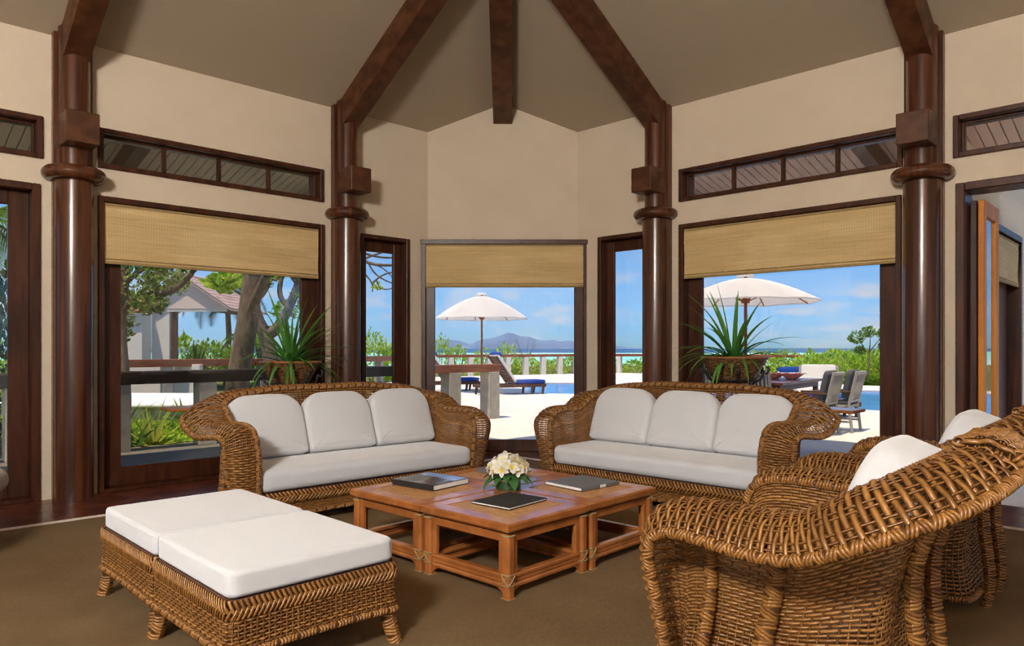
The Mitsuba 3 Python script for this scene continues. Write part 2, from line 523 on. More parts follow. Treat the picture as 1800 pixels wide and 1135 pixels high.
# openings: (s0, s1, z0, z1)
OPEN = {
    'left': [(0.29, 0.98, 0.0, 2.63), (1.44, 3.69, 0.0, 2.67), (4.13, 6.37, 0.0, 2.70), (1.45, 3.69, 2.92, 3.28), (4.11, 6.36, 2.92, 3.28)],
    'right': [(0.33, 1.05, 0.0, 2.65), (1.45, 3.71, 0.0, 2.67), (4.13, 6.37, 0.0, 2.70), (1.45, 3.72, 2.92, 3.28), (4.11, 6.36, 2.92, 3.28)]}
for side in ('left', 'right'):
    poly = sg.box(-0.02, -0.05, 7.76, 4.12)
    for s0, s1, z0, z1 in OPEN[side]:
        poly = poly.difference(sg.box(s0, z0 - (0.06 if z0 == 0 else 0), s1, z1))
    polys = list(getattr(poly, 'geoms', [poly]))
    v, f = cat(*[extrude(p, -WALLT, 0.0) for p in polys])
    put('wall_' + side, fixwind2(WIDE[side](v[:, 0], v[:, 2], v[:, 1]), f), 'm_wall', kind='structure',
        label=f'beige stucco wall on the {side} with window and door openings between columns', category='wall')
# the cut corner in the middle (gable top)
gp = sg.Polygon([(-1.08, -0.05), (0.845, -0.05), (0.845, 4.02), (-0.117, 4.375), (-1.08, 4.02)])
gp = gp.difference(sg.box(-1.2, -0.06, 1.0, 2.60))
v, f = extrude(gp, 0, WALLT)
put('wall_center', fixwind2(np.stack([v[:, 0], 9.0317 + v[:, 2], v[:, 1]], -1), f), 'm_wall', kind='structure',
    label='beige stucco end wall with peaked top above the middle window', category='wall')
# walls behind the camera, with wide glazed openings that let the daylight in
backs = [('east', (SIDE - CUT, 0), (SIDE, CUT), False), ('southeast', (SIDE, CUT), (SIDE, SIDE - CUT), True), ('south', (SIDE, SIDE - CUT), (SIDE - CUT, SIDE), False),
         ('southwest', (SIDE - CUT, SIDE), (CUT, SIDE), True), ('west', (CUT, SIDE), (0, SIDE - CUT), False)]
nwin = 1
for name, a, b, wide in backs:
    a, b = XY(*a), XY(*b)
    L = np.linalg.norm(b - a); d = (b - a) / L; n = np.array([d[1], -d[0]])
    if n @ (XY(5.2, 5.2) - a) < 0:
        n = -n
    poly = sg.box(-0.02, -0.05, L + 0.02, 4.12 if wide else 4.36)
    if wide:
        poly = poly.difference(sg.box(1.2, -0.06, 3.4, 2.7)).difference(sg.box(L - 3.4, -0.06, L - 1.2, 2.7))
    v, f = cat(*[extrude(p, -WALLT, 0.0) for p in getattr(poly, 'geoms', [poly])])
    w = np.stack([a[0] + d[0] * v[:, 0] + n[0] * v[:, 2], a[1] + d[1] * v[:, 0] + n[1] * v[:, 2], v[:, 1]], -1)
    put('wall_' + name, fixwind2(w, f), 'm_wall', kind='structure', label=f'beige stucco wall behind the viewer, {name} side', category='wall')

# ceiling: four pyramid planes
apex = np.array([*XY(5.2, 5.2), EAVE + SLOPE * 5.2])
g = 0.20
cor = [np.array([*XY(a, b), EAVE - SLOPE * g]) for a, b in ((-g, -g), (SIDE + g, -g), (SIDE + g, SIDE + g), (-g, SIDE + g))]
ck = thing('ceiling', 'taupe painted pyramid ceiling above the living room', 'ceiling', kind='structure')
for i in range(4):
    a, b = cor[i], cor[(i + 1) % 4]
    up = np.array([0, 0, 0.12])
    v = np.array([a, b, apex, a + up, b + up, apex + up])
    f = np.array([[0, 1, 2], [3, 5, 4], [0, 3, 4], [0, 4, 1], [1, 4, 5], [1, 5, 2], [2, 5, 3], [2, 3, 0]])
    put(ck + '__panel', fixwind2(v, f), 'm_ceiling')

# floor: sub floor, planks along the walls
fk = thing('floor', 'glossy dark red brown timber floor around the rug', 'floor', kind='structure')
octo = sg.Polygon(outline())
put(fk + '__slab', extrude(octo.buffer(0.2), -0.25, -0.020), 'm_plank')
put(fk + '__field', extrude(sg.Polygon([XY(1.08, 1.08), XY(9.3, 1.08), XY(9.3, 9.3), XY(1.08, 9.3)]), -0.020, 0.0), 'm_plank')
PW = 0.108
for sidek in range(4):
    for r in range(10):
        p0 = r * PW
        pm = p0 + PW / 2
        s0 = max(pm + 0.05, CUT - pm) - 0.05; s1 = SIDE - s0
        cuts, s = [s0], s0 + random.uniform(0.5, 2.2)
        while s < s1 - 0.4:
            cuts.append(s); s += random.uniform(1.5, 2.6)
        cuts.append(s1)
        for a, b in zip(cuts[:-1], cuts[1:]):
            v, fcs = box(a + 0.0012, b - 0.0012, p0 + 0.0012, p0 + PW - 0.0012, -0.0195, 0.0 + random.uniform(-0.0004, 0.0004), 0.0015)
            S, Q = v[:, 0], v[:, 1]
            ql, qr = [(Q, S), (S, Q), (SIDE - Q, S), (S, SIDE - Q)][sidek]
            w = (MQ @ np.stack([AL @ NL + ql, AR @ NR + qr])).T
            put(fk + '__plank', fixwind2(np.column_stack([w, v[:, 2]]), fcs), 'm_plank')


# ---- windows and doors in the two long walls
def ring(side, s0, s1, z0, z1, w, q0, q1, b=0.004, bottom=None, top=None):
    bt, tp = (w if bottom is None else bottom), (w if top is None else top)
    ms = [wbox(side, s0, s0 + w, q0, q1, z0, z1, b), wbox(side, s1 - w, s1, q0, q1, z0, z1, b), wbox(side, s0 + w, s1 - w, q0, q1, z1 - tp, z1, b)]
    if bt:
        ms.append(wbox(side, s0 + w, s1 - w, q0, q1, z0, z0 + bt, b))
    return cat(*ms)


wno = [0]


def window(side, s0, s1, z0, z1, label, stile=0.10, bottom=0.17, top=0.12, trim=0.05, q=-0.10, splits=0, door=False):
    wno[0] += 1
    k = thing(('door_' if door else 'window_') + str(wno[0]), label, 'door' if door else 'window', kind='structure')
    put(k + '__frame', ring(side, s0, s1, z0, z1, trim, -WALLT - 0.01, 0.030, 0.006, bottom=0.03 if z0 == 0 else trim), 'm_trim')
    a0, a1, b0, b1 = s0 + trim, s1 - trim, z0 + (0.03 if z0 == 0 else trim), z1 - trim
    put(k + '__sash', ring(side, a0, a1, b0, b1, stile, q - 0.05, q, 0.005, bottom=bottom, top=top), 'm_trim')
    g0, g1, h0, h1 = a0 + stile, a1 - stile, b0 + bottom, b1 - top
    n = splits + 1
    for i in range(n):
        u0, u1 = g0 + (g1 - g0) * i / n, g0 + (g1 - g0) * (i + 1) / n
        if i:
            put(k + '__mullion', wbox(side, u0 - 0.018, u0 + 0.018, q - 0.05, q - 0.002, h0, h1, 0.004), 'm_trim')
        put(k + '__pane', wpane(side, u0, u1, q - 0.028, h0, h1), 'm_glass')
    return k


def wpane(side, s0, s1, q, z0, z1):
    return WIDE[side](np.array([s0, s1, s1, s0]), q, np.array([z0, z0, z1, z1])), np.array([[0, 1, 2], [0, 2, 3]])


o = OPEN['left']
window('left', *o[0], 'narrow full height window left of the middle, dark timber frame', stile=0.10, top=0.13)
window('left', *o[1], 'wide dark framed garden window behind the left sofa under a bamboo blind', stile=0.17, top=0.17)
window('left', *o[2], 'dark timber sliding glass door at the far left edge', stile=0.150, top=0.12, trim=0.06, splits=1, door=True)
window('left', *o[3], 'row of four small panes high above the left bamboo blind', stile=0.022, bottom=0.022, top=0.022, trim=0.045, q=-0.07, splits=3)
window('left', *o[4], 'high small paned window above the far left door', stile=0.022, bottom=0.022, top=0.022, trim=0.045, q=-0.07, splits=3)
o = OPEN['right']
window('right', *o[0], 'narrow full height window right of the middle, sea view', stile=0.10, top=0.13)
window('right', *o[1], 'wide dark framed pool window behind the right sofa under a bamboo blind', stile=0.17, top=0.17)
window('right', *o[3], 'row of four small panes high above the right bamboo blind', stile=0.022, bottom=0.022, top=0.022, trim=0.045, q=-0.07, splits=3)
window('right', *o[4], 'high small paned window at the far right edge', stile=0.022, bottom=0.022, top=0.022, trim=0.045, q=-0.07, splits=1)

# the middle window, a proud box frame across the cut corner
wno[0] += 1
k = thing(f'window_{wno[0]}', 'middle sea view window with dark proud frame under a short bamboo blind', 'window', kind='structure')
X0, X1, YF = -1.122, 0.938, 8.930
put(k + '__frame', cat(box(X0, X0 + 0.055, YF, 9.27, -0.01, 2.64, 0.006), box(X1 - 0.055, X1, YF, 9.27, -0.01, 2.64, 0.006), box(X0 - 0.008, X1 + 0.008, YF - 0.012, 9.27, 2.585, 2.645, 0.006),
                       box(X0, X1, YF, 9.27, -0.03, 0.02, 0.006)), 'm_trim')
put(k + '__sash', cat(box(X0 + 0.055, X0 + 0.165, 8.965, 9.015, 0.02, 2.585, 0.005), box(X1 - 0.165, X1 - 0.055, 8.965, 9.015, 0.02, 2.585, 0.005), box(X0 + 0.165, X1 - 0.165, 8.965, 9.015, 2.44, 2.585, 0.005),
                      box(X0 + 0.165, X1 - 0.165, 8.965, 9.015, 0.02, 0.165, 0.005)), 'm_trim')
xa, xb = X0 + 0.165, X1 - 0.165
put(k + '__pane', (np.array([[xa, 8.99, 0.165], [xb, 8.99, 0.165], [xb, 8.99, 2.44], [xa, 8.99, 2.44]]), np.array([[0, 1, 2], [0, 2, 3]])), 'm_glass')

# the folding door at the right: outer frame and open leaves
k = thing('door_' + str(wno[0] + 1), 'open folding timber and glass door at the far right edge', 'door', kind='structure')
s0, s1, z0, z1 = OPEN['right'][2]
put(k + '__frame', cat(ring('right', s0, s1, z0, z1, 0.07, -WALLT - 0.01, 0.035, 0.008, bottom=0.0)), 'm_trim')


def leaf(s, q0, q1, z0, z1, w, th, m, key):
    """a door leaf standing square to the right wall, reaching outside from q0 to q1"""
    ms = [wbox('right', s, s + th, q0, q0 - w, z0, z1, 0.004), wbox('right', s, s + th, q1 + w, q1, z0, z1, 0.004), wbox('right', s, s + th, q0 - w, q1 + w, z1 - 0.13, z1, 0.004), wbox('right', s, s + th, q0 - w, q1 + w, z0, z0 + 0.2, 0.004)]
    lk = put(key + '__leaf', cat(*ms), m)
    v = WR(s + th / 2, np.array([q0 - w, q1 + w, q1 + w, q0 - w]), np.array([z0 + 0.2, z0 + 0.2, z1 - 0.13, z1 - 0.13]))
    put(lk + '__pane', (v, np.array([[0, 1, 2], [0, 2, 3]])), 'm_glass')


leaf(4.27, -0.10, -0.70, 0.03, 2.56, 0.10, 0.045, 'm_lit_amber', k)
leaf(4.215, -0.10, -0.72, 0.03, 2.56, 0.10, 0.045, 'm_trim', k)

# ---- columns, rafters, hip beam
for side in ('left', 'right'):
    W = WIDE[side]
    for i, s in enumerate((1.205, 3.895)):
        where = ('right of the' if side == 'left' else 'left of the') if i == 0 else ('left of the' if side == 'left' else 'right of the')
        k = thing('column', f'glossy dark timber column with ring and block, {where} wide {side} window', 'column', 'columns along the walls')
        qc = 0.10
        c = W(s, qc, 0.0)
        top = EAVE + SLOPE * 0.1
        put(k + '__shaft', lathe([(0, 0.0), (0.148, 0.0), (0.148, 2.78), (0.122, 2.82), (0.122, top), (0, top)], 40, c), 'm_column', smooth=35)
        put(k + '__backing', wbox(side, s - 0.152, s + 0.152, 0.001, 0.075, 0.0, EAVE + 0.02, 0.006), 'm_column')
        a = np.linspace(0, 2 * math.pi, 25)
        put(k + '__ring', lathe(np.column_stack([0.180 + 0.066 * np.cos(-a), 2.80 + 0.060 * np.sin(-a)]), 48, c), 'm_column', smooth=True)
        put(k + '__block', wbox(side, s - 0.125, s + 0.125, 0.10, 0.40, 3.02, 3.285, 0.006), 'm_beam')
        # rafter square to the wall, up to the apex or the hip
        kr = 'rafter'
        hipq = (2.52 if i == 0 else 5.2)
        q0, q1 = 0.0, hipq - 0.02
        dep, hw = 0.30, 0.100
        prof = np.array([[q0, EAVE + SLOPE * q0 - dep + 0.02], [q0 + 0.02, EAVE - dep], [q1, EAVE + SLOPE * q1 - dep], [q1, EAVE + SLOPE * q1 - 0.003], [q0, EAVE + SLOPE * q0 - 0.003]])
        v = np.vstack([W(s - hw, prof[:, 0], prof[:, 1]), W(s + hw, prof[:, 0], prof[:, 1])])
        n = 5
        f = [[0, 1, 2], [0, 2, 3], [0, 3, 4], [5, 7, 6], [5, 8, 7], [5, 9, 8]] + [x for j in range(n) for x in ([j, (j + 1) % n, (j + 1) % n + n], [j, (j + 1) % n + n, j + n])]
        put(kr, fixwind2(v, np.array(f)), 'm_beam', category='beam', group='roof rafters',
            label=f'dark timber roof rafter rising from the column {where} wide {side} window')
# hip beam along the diagonal to the end wall
hx, hy0 = -0.117, 9.02
ay = apex[1]
sl = (apex[2] - 4.352) / (9.0317 - ay)
pr = np.array([[hy0, 4.352 - 0.25], [ay, apex[2] - 0.25], [ay, apex[2] - 0.02], [hy0, 4.352 + 0.0]])
v = np.vstack([np.column_stack([np.full(4, hx - 0.115), pr]), np.column_stack([np.full(4, hx + 0.115), pr])])
f = [[0, 1, 2], [0, 2, 3], [4, 6, 5], [4, 7, 6]] + [x for j in range(4) for x in ([j, (j + 1) % 4, (j + 1) % 4 + 4], [j, (j + 1) % 4 + 4, j + 4])]
put('hip_beam', fixwind2(v, np.array(f)), 'm_beam', label='dark timber hip beam running down to the peak of the middle wall', category='beam')


# ---- bamboo blinds
def blind(P00, du, width, z0, z1, nin, label):
    """P00: left top corner in plan, du: unit vector along, nin: unit vector into the room"""
    k = thing('bamboo_blind', label, 'blind', 'bamboo roman blinds')
    nx, nz = 60, 22
    U, V = np.meshgrid(np.linspace(0, width, nx), np.linspace(0, 1, nz))
    Z = z1 + (z0 - z1) * V
    sag = 0.004 * np.sin(V * math.pi * 2.2) + 0.003 * np.sin(U * 5.1) * V
    P = np.stack([P00[0] + du[0] * U + nin[0] * sag, P00[1] + du[1] * U + nin[1] * sag, Z], -1).reshape(-1, 3)
    i, j = np.meshgrid(np.arange(nz - 1), np.arange(nx - 1), indexing='ij')
    q = np.stack([i * nx + j, i * nx + j + 1, (i + 1) * nx + j + 1, (i + 1) * nx + j], -1).reshape(-1, 4)
    f = np.vstack([q[:, [0, 1, 2]], q[:, [0, 2, 3]]])
    uv = np.column_stack([U.ravel(), Z.ravel()])
    back = P - 0.006 * np.array([nin[0], nin[1], 0])
    put(k + '__shade', (np.vstack([P, back]), np.vstack([f, f[:, ::-1] + len(P)])), 'm_blind', smooth=True, uv=np.vstack([uv, uv]))
    def slat(zc, h, t, off, m, nm):
        v, f = box(0.0, width, off, off + t, zc - h / 2, zc + h / 2, 0.003)
        w = np.column_stack([P00[0] + du[0] * v[:, 0] + nin[0] * v[:, 1], P00[1] + du[1] * v[:, 0] + nin[1] * v[:, 1], v[:, 2]])
        put(k + '__' + nm, fixwind2(w, f), m)
    slat(z0 + 0.012, 0.024, 0.022, -0.012, 'm_blind_hem', 'hem_bar')
    slat(z0 + 0.045, 0.010, 0.012, 0.001, 'm_blind_hem', 'hem_fold')
    slat(z1 - 0.012, 0.024, 0.03, -0.020, 'm_blind_hem', 'head_rail')


p = WL(3.645, -0.005, 0)[:2]
blind(p, -DL, 3.645 - 1.505, 2.065, 2.615, NL, 'wide woven bamboo blind half lowered over the left window')
p = WR(1.505, -0.005, 0)[:2]
blind(p, DR, 3.655 - 1.505, 2.065, 2.615, NR, 'wide woven bamboo blind half lowered over the right window')
blind((X0 + 0.045, 8.950), np.array([1.0, 0]), X1 - X0 - 0.09, 2.055, 2.59, np.array([0, -1.0]), 'smaller woven bamboo blind half lowered over the middle window')

# ---- rug
rq = (0.99, 0.80, 8.9, 8.9)
rk = thing('rug', 'large tan sisal rug with a pale bound edge under the seating', 'rug')
c4 = [XY(rq[0], rq[1]), XY(rq[2], rq[1]), XY(rq[2], rq[3]), XY(rq[0], rq[3])]
i4 = [XY(rq[0] + 0.08, rq[1] + 0.08), XY(rq[2] - 0.08, rq[1] + 0.08), XY(rq[2] - 0.08, rq[3] - 0.08), XY(rq[0] + 0.08, rq[3] - 0.08)]
put(rk + '__pile', extrude(sg.Polygon(i4), 0.001, 0.010), 'm_rug')
put(rk + '__binding', extrude(sg.Polygon(c4).difference(sg.Polygon(i4)), 0.001, 0.0105), 'm_binding', label='pale fabric binding along the rug edge')

# ---- added lamps standing in for a flash (behind and beside the viewer)
for i, ((x, y), z, r, h, rad) in enumerate(ADDED_FLOOR_LAMPS):
    k = thing('floor_lamp', 'added unseen fill light shaped as a floor lamp with drum shade beside the viewer', 'lamp')
    put(k + '__base', lathe([(0, 0.011), (0.2, 0.011), (0.2, 0.03), (0.03, 0.05), (0, 0.05)], 32, (x, y, 0)), 'm_iron', smooth=30)
    put(k + '__pole', tube([(x, y, 0.05), (x, y, z + 0.1)], 0.015, 10), 'm_iron', smooth=30)
    put(k + '__shade', lathe([(r, z), (r * 0.98, z + h), (0.02, z + h + 0.001), (0, z + h + 0.001)], 40, (x, y, 0)), None, smooth=30, extra={'bsdf': {'type': 'ref', 'id': 'm_paper'}, 'emitter': {'type': 'area', 'radiance': rgb(*rad)}})
for i, ((x, y), z, r, h, rad) in enumerate(ADDED_PENDANTS):
    k = thing('pendant_lamp', 'added unseen fill light shaped as a drum lamp above the rear of the room', 'lamp')
    ql, qr = (np.array([x, y]) - AL) @ NL, (np.array([x, y]) - AR) @ NR
    zc = EAVE + SLOPE * min(ql, qr, SIDE - ql, SIDE - qr)
    put(k + '__cap', cat(lathe([(0, z + h), (r + .01, z + h), (r + .01, z + h + .015), (0, z + h + .02)], 40, (x, y, 0)), lathe([(0, z - .015), (r + .01, z - .015), (r + .01, z), (0, z)], 40, (x, y, 0))), 'm_iron')
    put(k + '__cord', tube([(x, y, z + h), (x, y, zc)], 0.008, 8), 'm_iron')
    put(k + '__shade', lathe([(r, z), (r, z + h)], 40, (x, y, 0)), None, smooth=30, extra={'bsdf': {'type': 'ref', 'id': 'm_paper'}, 'emitter': {'type': 'area', 'radiance': rgb(*rad)}})


# ---------------------------------------------------------------- wicker seating
def chain(ctrl, n):
    """control rows -> dense rows by arc length of the first three columns"""
    c = np.asarray(ctrl, float)
    t = np.concatenate([[0], np.cumsum(np.linalg.norm(np.diff(c[:, :3], axis=0), axis=1) + 0.02)])
    f = PchipInterpolator(t, c) if False else CubicSpline(t, c)
    g = f(np.linspace(0, t[-1], 400))
    L = np.concatenate([[0], np.cumsum(np.linalg.norm(np.diff(g[:, :3], axis=0), axis=1))])
    s = np.linspace(0, L[-1], n)
    return np.stack([np.interp(s, L, g[:, i]) for i in range(c.shape[1])], 1), L[-1]


def grid_surf(G):
    """a callable S(u, v) from a grid G[nv, nu, 3]"""
    nv, nu = G.shape[:2]

    def S(u, v):
        u, v = np.broadcast_arrays(np.asarray(u, float), np.asarray(v, float))
        x, y = np.clip(u, 0, 1) * (nu - 1), np.clip(v, 0, 1) * (nv - 1)
        i, j = np.minimum(x.astype(int), nu - 2), np.minimum(y.astype(int), nv - 2)
        a, b = (x - i)[..., None], (y - j)[..., None]
        return (G[j, i] * (1 - a) + G[j, i + 1] * a) * (1 - b) + (G[j + 1, i] * (1 - a) + G[j + 1, i + 1] * a) * b
    return S


def cushion(out, t, r=0.03, crown=0.02, both=True, n=None, nz=6):
    """a padded block from a plan outline (k x 2, counter-clockwise), thickness t along z, edges rounded by r"""
    o = np.asarray(out, float)
    c = o.mean(0)
    e = np.roll(o, -1, 0) - np.roll(o, 1, 0)
    nrm = np.column_stack([e[:, 1], -e[:, 0]]); nrm /= np.linalg.norm(nrm, axis=1, keepdims=True)
    layers = []
    a = np.linspace(0, math.pi / 2, nz)
    inner = o - nrm * r
    for f in (0.03, 0.3, 0.55, 0.75, 0.9, 0.97):
        q_ = c + (inner - c) * f
        hw_ = np.abs(inner - c).max(0)
        layers.append((q_, crown * (1 - np.abs((q_ - c)[:, 0] / hw_[0]) ** 2.2) * (1 - np.abs((q_ - c)[:, 1] / hw_[1]) ** 2.2)))
    top = [(p, t + z) for p, z in layers] + [(o - nrm * r * (1 - math.sin(x)), t - r + r * math.cos(x)) for x in a]
    bot = [(o - nrm * r * (1 - math.sin(x)), r - r * math.cos(x)) for x in a[::-1]] + [(p, -z * (1.0 if both else 0.1)) for p, z in layers[::-1]]
    rows = top + bot
    k = len(o)
    v = np.vstack([np.column_stack([p, np.broadcast_to(z, (k,))]) for p, z in rows] + [[[*c, t + crown]], [[*c, -crown * (1.0 if both else 0.1)]]])
    i, j = np.meshgrid(np.arange(len(rows) - 1), np.arange(k), indexing='ij')
    q = np.stack([i * k + j, (i + 1) * k + j, (i + 1) * k + (j + 1) % k, i * k + (j + 1) % k], -1).reshape(-1, 4)
    m = len(rows) * k
    j = np.arange(k); l = (len(rows) - 1) * k
    f = np.vstack([q[:, [0, 1, 2]], q[:, [0, 2, 3]], np.stack([j * 0 + m, j, (j + 1) % k], 1), np.stack([j * 0 + m + 1, l + (j + 1) % k, l + j], 1)])
    return fixwind2(v, f)


def rrect(w, d, r, n=8, rt=None):
    """rounded rectangle, counter-clockwise, centred; rt: radius at +y corners"""
    rt = r if rt is None else rt
    pts = []
    for (cx, cy, a0, q) in ((w / 2 - rt, d / 2 - rt, 0, rt), (-w / 2 + rt, d / 2 - rt, 90, rt), (-w / 2 + r, -d / 2 + r, 180, r), (w / 2 - r, -d / 2 + r, 270, r)):
        for a in np.radians(np.linspace(a0, a0 + 90, n)):
            pts.append((cx + q * math.cos(a), cy + q * math.sin(a)))
    p = np.array(pts)
    # even spacing so that long sides can bulge
    L = np.concatenate([[0], np.cumsum(np.linalg.norm(np.diff(np.vstack([p, p[:1]]), axis=0), axis=1))])
    s = np.linspace(0, L[-1], 96, endpoint=False)
    pp = np.vstack([p, p[:1]])
    return np.column_stack([np.interp(s, L, pp[:, 0]), np.interp(s, L, pp[:, 1])])


def seat_set(key, label, category, group, a, D, ha, hb, pitch, cushions, wing=1.0, fine=1.0, spp=2, skirt_arch=0.07, seat_z=0.28, splay=0.06, lean=0.22, arm_w=0.20):
    """a rolled-arm wicker seat in its local frame: x along its width, front at y = 0, back towards +y.
    a: half the inner width, D: depth to the inner back, ha, hb: arm and back heights, pitch: ribbon spacing on the roll"""
    k = thing(key, label, category, group)
    w = arm_w
    half = [  # inner edge x y z | outer edge relative dx dy dz | panel foot x y
        (0, D, hb, 0, 0.16, -0.030, 0, D - lean),
        (0.50 * a, D - .005, hb - .003, 0, .16, -.030, .50 * a, D - lean),
        (a - .36 * min(1, a / .6), D - .01, hb - .018, .03, .18, -.035, a - .30 * min(1, a / .6), D - lean),
        (a - .13, D - .055, hb - .055, .12 * wing, .17 * wing, -.045, a - .07, D - lean + .01),
        (a - .03, D - .15, hb - .110, .225 * wing, .145 * wing, -.065, a - .03, D - lean - .05),
        (a + .00, D - .26, ha + .100, .275 * wing, .08, -.085, a - .016, D - lean - .15),
        (a + .01, D - .38, ha + .020, .26 * wing, .02, -.080, a - .014, D - lean - .26),
        (a + .01, .27, ha + .004, w + .015, 0, -.065, a - .012, .24),
        (a + .01, .12, ha - .002, w, .0, -.055, a - .012, .12),
        (a + .01, .045, ha - .030, w, .012, -.05, a - .012, .06),
        (a + .008, .002, ha - .095, w + .005, .035, -.035, a - .012, .045),
        (a + .002, -.015, ha - .20, w, .055, -.01, a - .012, .04),
        (a - .004, -.005, ha - .34, w - .02, .06, 0, a - .015, .04),
        (a - .010, .012, .20, w - .055, .05, 0, a - .02, .04),
        (a - .016, .025, .015, w - .09, .04, 0, a - .02, .04)]
    half = np.array(half)
    left = half[::-1].copy(); left[:, [0, 3, 6]] *= -1
    full = np.vstack([left[:-1], half])
    C, Ltot = chain(full, 420)
    P, O, F = C[:, :3], C[:, 3:6], C[:, 6:8]
    Tn = np.gradient(P, axis=0); Tn /= np.linalg.norm(Tn, axis=1, keepdims=True)
    Nn = np.cross(O, Tn); Nn /= np.linalg.norm(Nn, axis=1, keepdims=True)
    if (Nn[len(Nn) // 2] @ [0, -0.2, 1]) < 0:
        Nn = -Nn
    wv = np.linspace(0, 1, 13)
    ow = np.linalg.norm(O, axis=1)
    G = P[:, None] + O[:, None] * wv[None, :, None] + Nn[:, None] * (ow[:, None] * 0.26 * np.sin(math.pi * wv)[None] ** 0.8)[..., None]   # t, w
    roll = grid_surf(G)                         # S(u = w, v = t)
    n = int(Ltot / pitch)
    rs = 4 if a < .6 else 3
    sp_ = np.linspace(0, 1, 5 * rs + 1)[None, :].repeat(n, 0); tt_ = ((np.arange(n) + .5) / n)[:, None].repeat(5 * rs + 1, 1)
    wid_ = np.linalg.norm(roll(sp_, np.minimum(tt_ + .002, 1)) - roll(sp_, np.maximum(tt_ - .002, 0)), axis=-1) / .004 / n
    m, c = weave(roll, 5, n, np.clip(wid_ * .80, pitch * .6, pitch * (1.15 if a < .6 else 1.75)), 0.0065, 0.0085 if a < .6 else 0.007, 0.0065, 0.0062 if a < .6 else 0.0052, spp=rs, seed=11, stake_pair=True)
    put(k + '__rolled_rim', m, 'm_wicker', smooth=True, color=c, kind='stuff')
    inner, outer = P + Nn * 0.004, P + O
    for nm, Q, r in (('rim_border', inner - O * 0.03, 0.017 if a < .6 else 0.021), ('rim_border', outer, 0.019)):
        m, c = wrap(Q[::3], r, 0.0120 / fine, 0.0125 / fine, seed=21, tilt=0.4)
        put(k + '__' + nm, m, 'm_wicker', smooth=True, color=c)
    # body panel below the rim
    i0 = np.argmin(np.abs(P[:210, 1] - .03) + 9 * (P[:210, 2] < ha - .07))
    i1 = 419 - i0
    idx = np.linspace(i0, i1, 220)
    ip = lambda A: np.stack([np.interp(idx, np.arange(420), A[:, q]) for q in range(A.shape[1])], 1)
    Pi, Fi, Oi = ip(P), ip(F), ip(O)
    od = Oi[:, :2] / (np.linalg.norm(Oi[:, :2], axis=1, keepdims=True) + 1e-9)
    vv = np.linspace(0, 1, 25)
    zb = 0.085
    xy = Fi[None] + (Pi[None, :, :2] - Fi[None]) * (vv ** 1.5)[:, None, None] + od[None] * (splay * np.clip(1 - vv / .5, 0, 1) ** 2)[:, None, None]
    z = zb + (Pi[None, :, 2] - zb) * vv[:, None]
    body = grid_surf(np.dstack([xy, z]))
    Lb = np.linalg.norm(np.diff(xy[12], axis=0), axis=1).sum()
    rows = int((hb * 0.5 + ha * 0.5 - zb) / (0.0155 / fine)); stakes = int(Lb / (0.030 / fine))
    m, c = weave(body, stakes, rows, 0.0125 / fine, 0.0065, 0.008, 0.006, 0.0036, spp=spp, seed=31, dark=0.08)
    put(k + '__woven_body', m, 'm_wicker', smooth=True, color=c, kind='stuff')
    m, c = wrap(body(np.linspace(0, 1, 140), np.zeros(140)), 0.014, 0.013, 0.0125, seed=41)
    put(k + '__base_border', m, 'm_wicker', smooth=True, color=c)
    # the narrow woven strip between the panel and the front band
    for sgn in (0, 1):
        Pf = P[:i0 + 1] if sgn == 0 else P[i1:][::-1]
        zf = Pf[:, 2]; oz = np.argsort(zf)

        def fill(u, v, Pf=Pf, zf=zf, oz=oz, sgn=sgn):
            u, v = np.broadcast_arrays(np.asarray(u, float), np.asarray(v, float))
            b = body(np.full_like(u, float(sgn)), v)
            a_ = np.stack([np.interp(b[..., 2], zf[oz], Pf[oz, q]) for q in range(2)] + [b[..., 2]], -1)
            return a_ * (1 - u[..., None]) + b * u[..., None]
        m, c = weave(fill, 2, int(.60 / 0.0135), 0.0125, 0.0055, 0.008, 0.006, 0.003, spp=2, seed=35, dark=0.15)
        put(k + '__front_strip', m, 'm_wicker', smooth=True, color=c, kind='stuff')
    # wrapped posts that carry the roll
    nb = 3 if a > .6 else 2
    stops = [0.055, 0.17] + list(np.linspace(0.5 - .5 * (nb - 1) * (.16 if a > .6 else .13), 0.5 + .5 * (nb - 1) * (.16 if a > .6 else .13), nb)) + [0.83, 0.945]
    for u in stops:
        ii = i0 + u * (i1 - i0)
        g = lambda A: np.array([np.interp(ii, np.arange(420), A[:, q]) for q in range(A.shape[1])])
        o2 = g(O); d2 = np.array([*(o2[:2] / np.linalg.norm(o2[:2])), 0])
        q0, q1, q2 = body(u, 0.0), body(u, 0.45), body(u, 0.8)
        corner = 0.15 < u < 0.2 or 0.8 < u < 0.85
        pts = [q0 * [1, 1, 0] + d2 * (0.075 if corner else 0.018), q0 + d2 * 0.036, q1 + d2 * 0.036, q2 + d2 * 0.050, g(P) + o2 * 0.72 - [0, 0, 0.012]]
        r = np.interp(np.linspace(0, 1, 24), [0, .25, 1], [0.022, 0.036, 0.024] if corner else [0.020, 0.027, 0.020])
        m, c = wrap(spline(pts, 24), r, 0.0135, 0.0135, seed=51, tilt=0.3)
        put(k + '__post', m, 'm_wicker', smooth=True, color=c)
    # front rail, skirt and deck
    aw = a - 0.005
    zr0, zr1 = seat_z - 0.085, seat_z - 0.012
    bow = lambda u: 0.012 + 0.030 * (2 * u - 1) ** 2
    S = lambda u, v: np.stack([(2 * u - 1) * aw, bow(u) - 0.012 + 0.010 * np.cos(math.pi * (v - .5)) * -1, zr0 + (zr1 - zr0) * v], -1)
    m, c = braid(S, int(2 * aw / 0.030), 0.020, 0.009, seed=61)
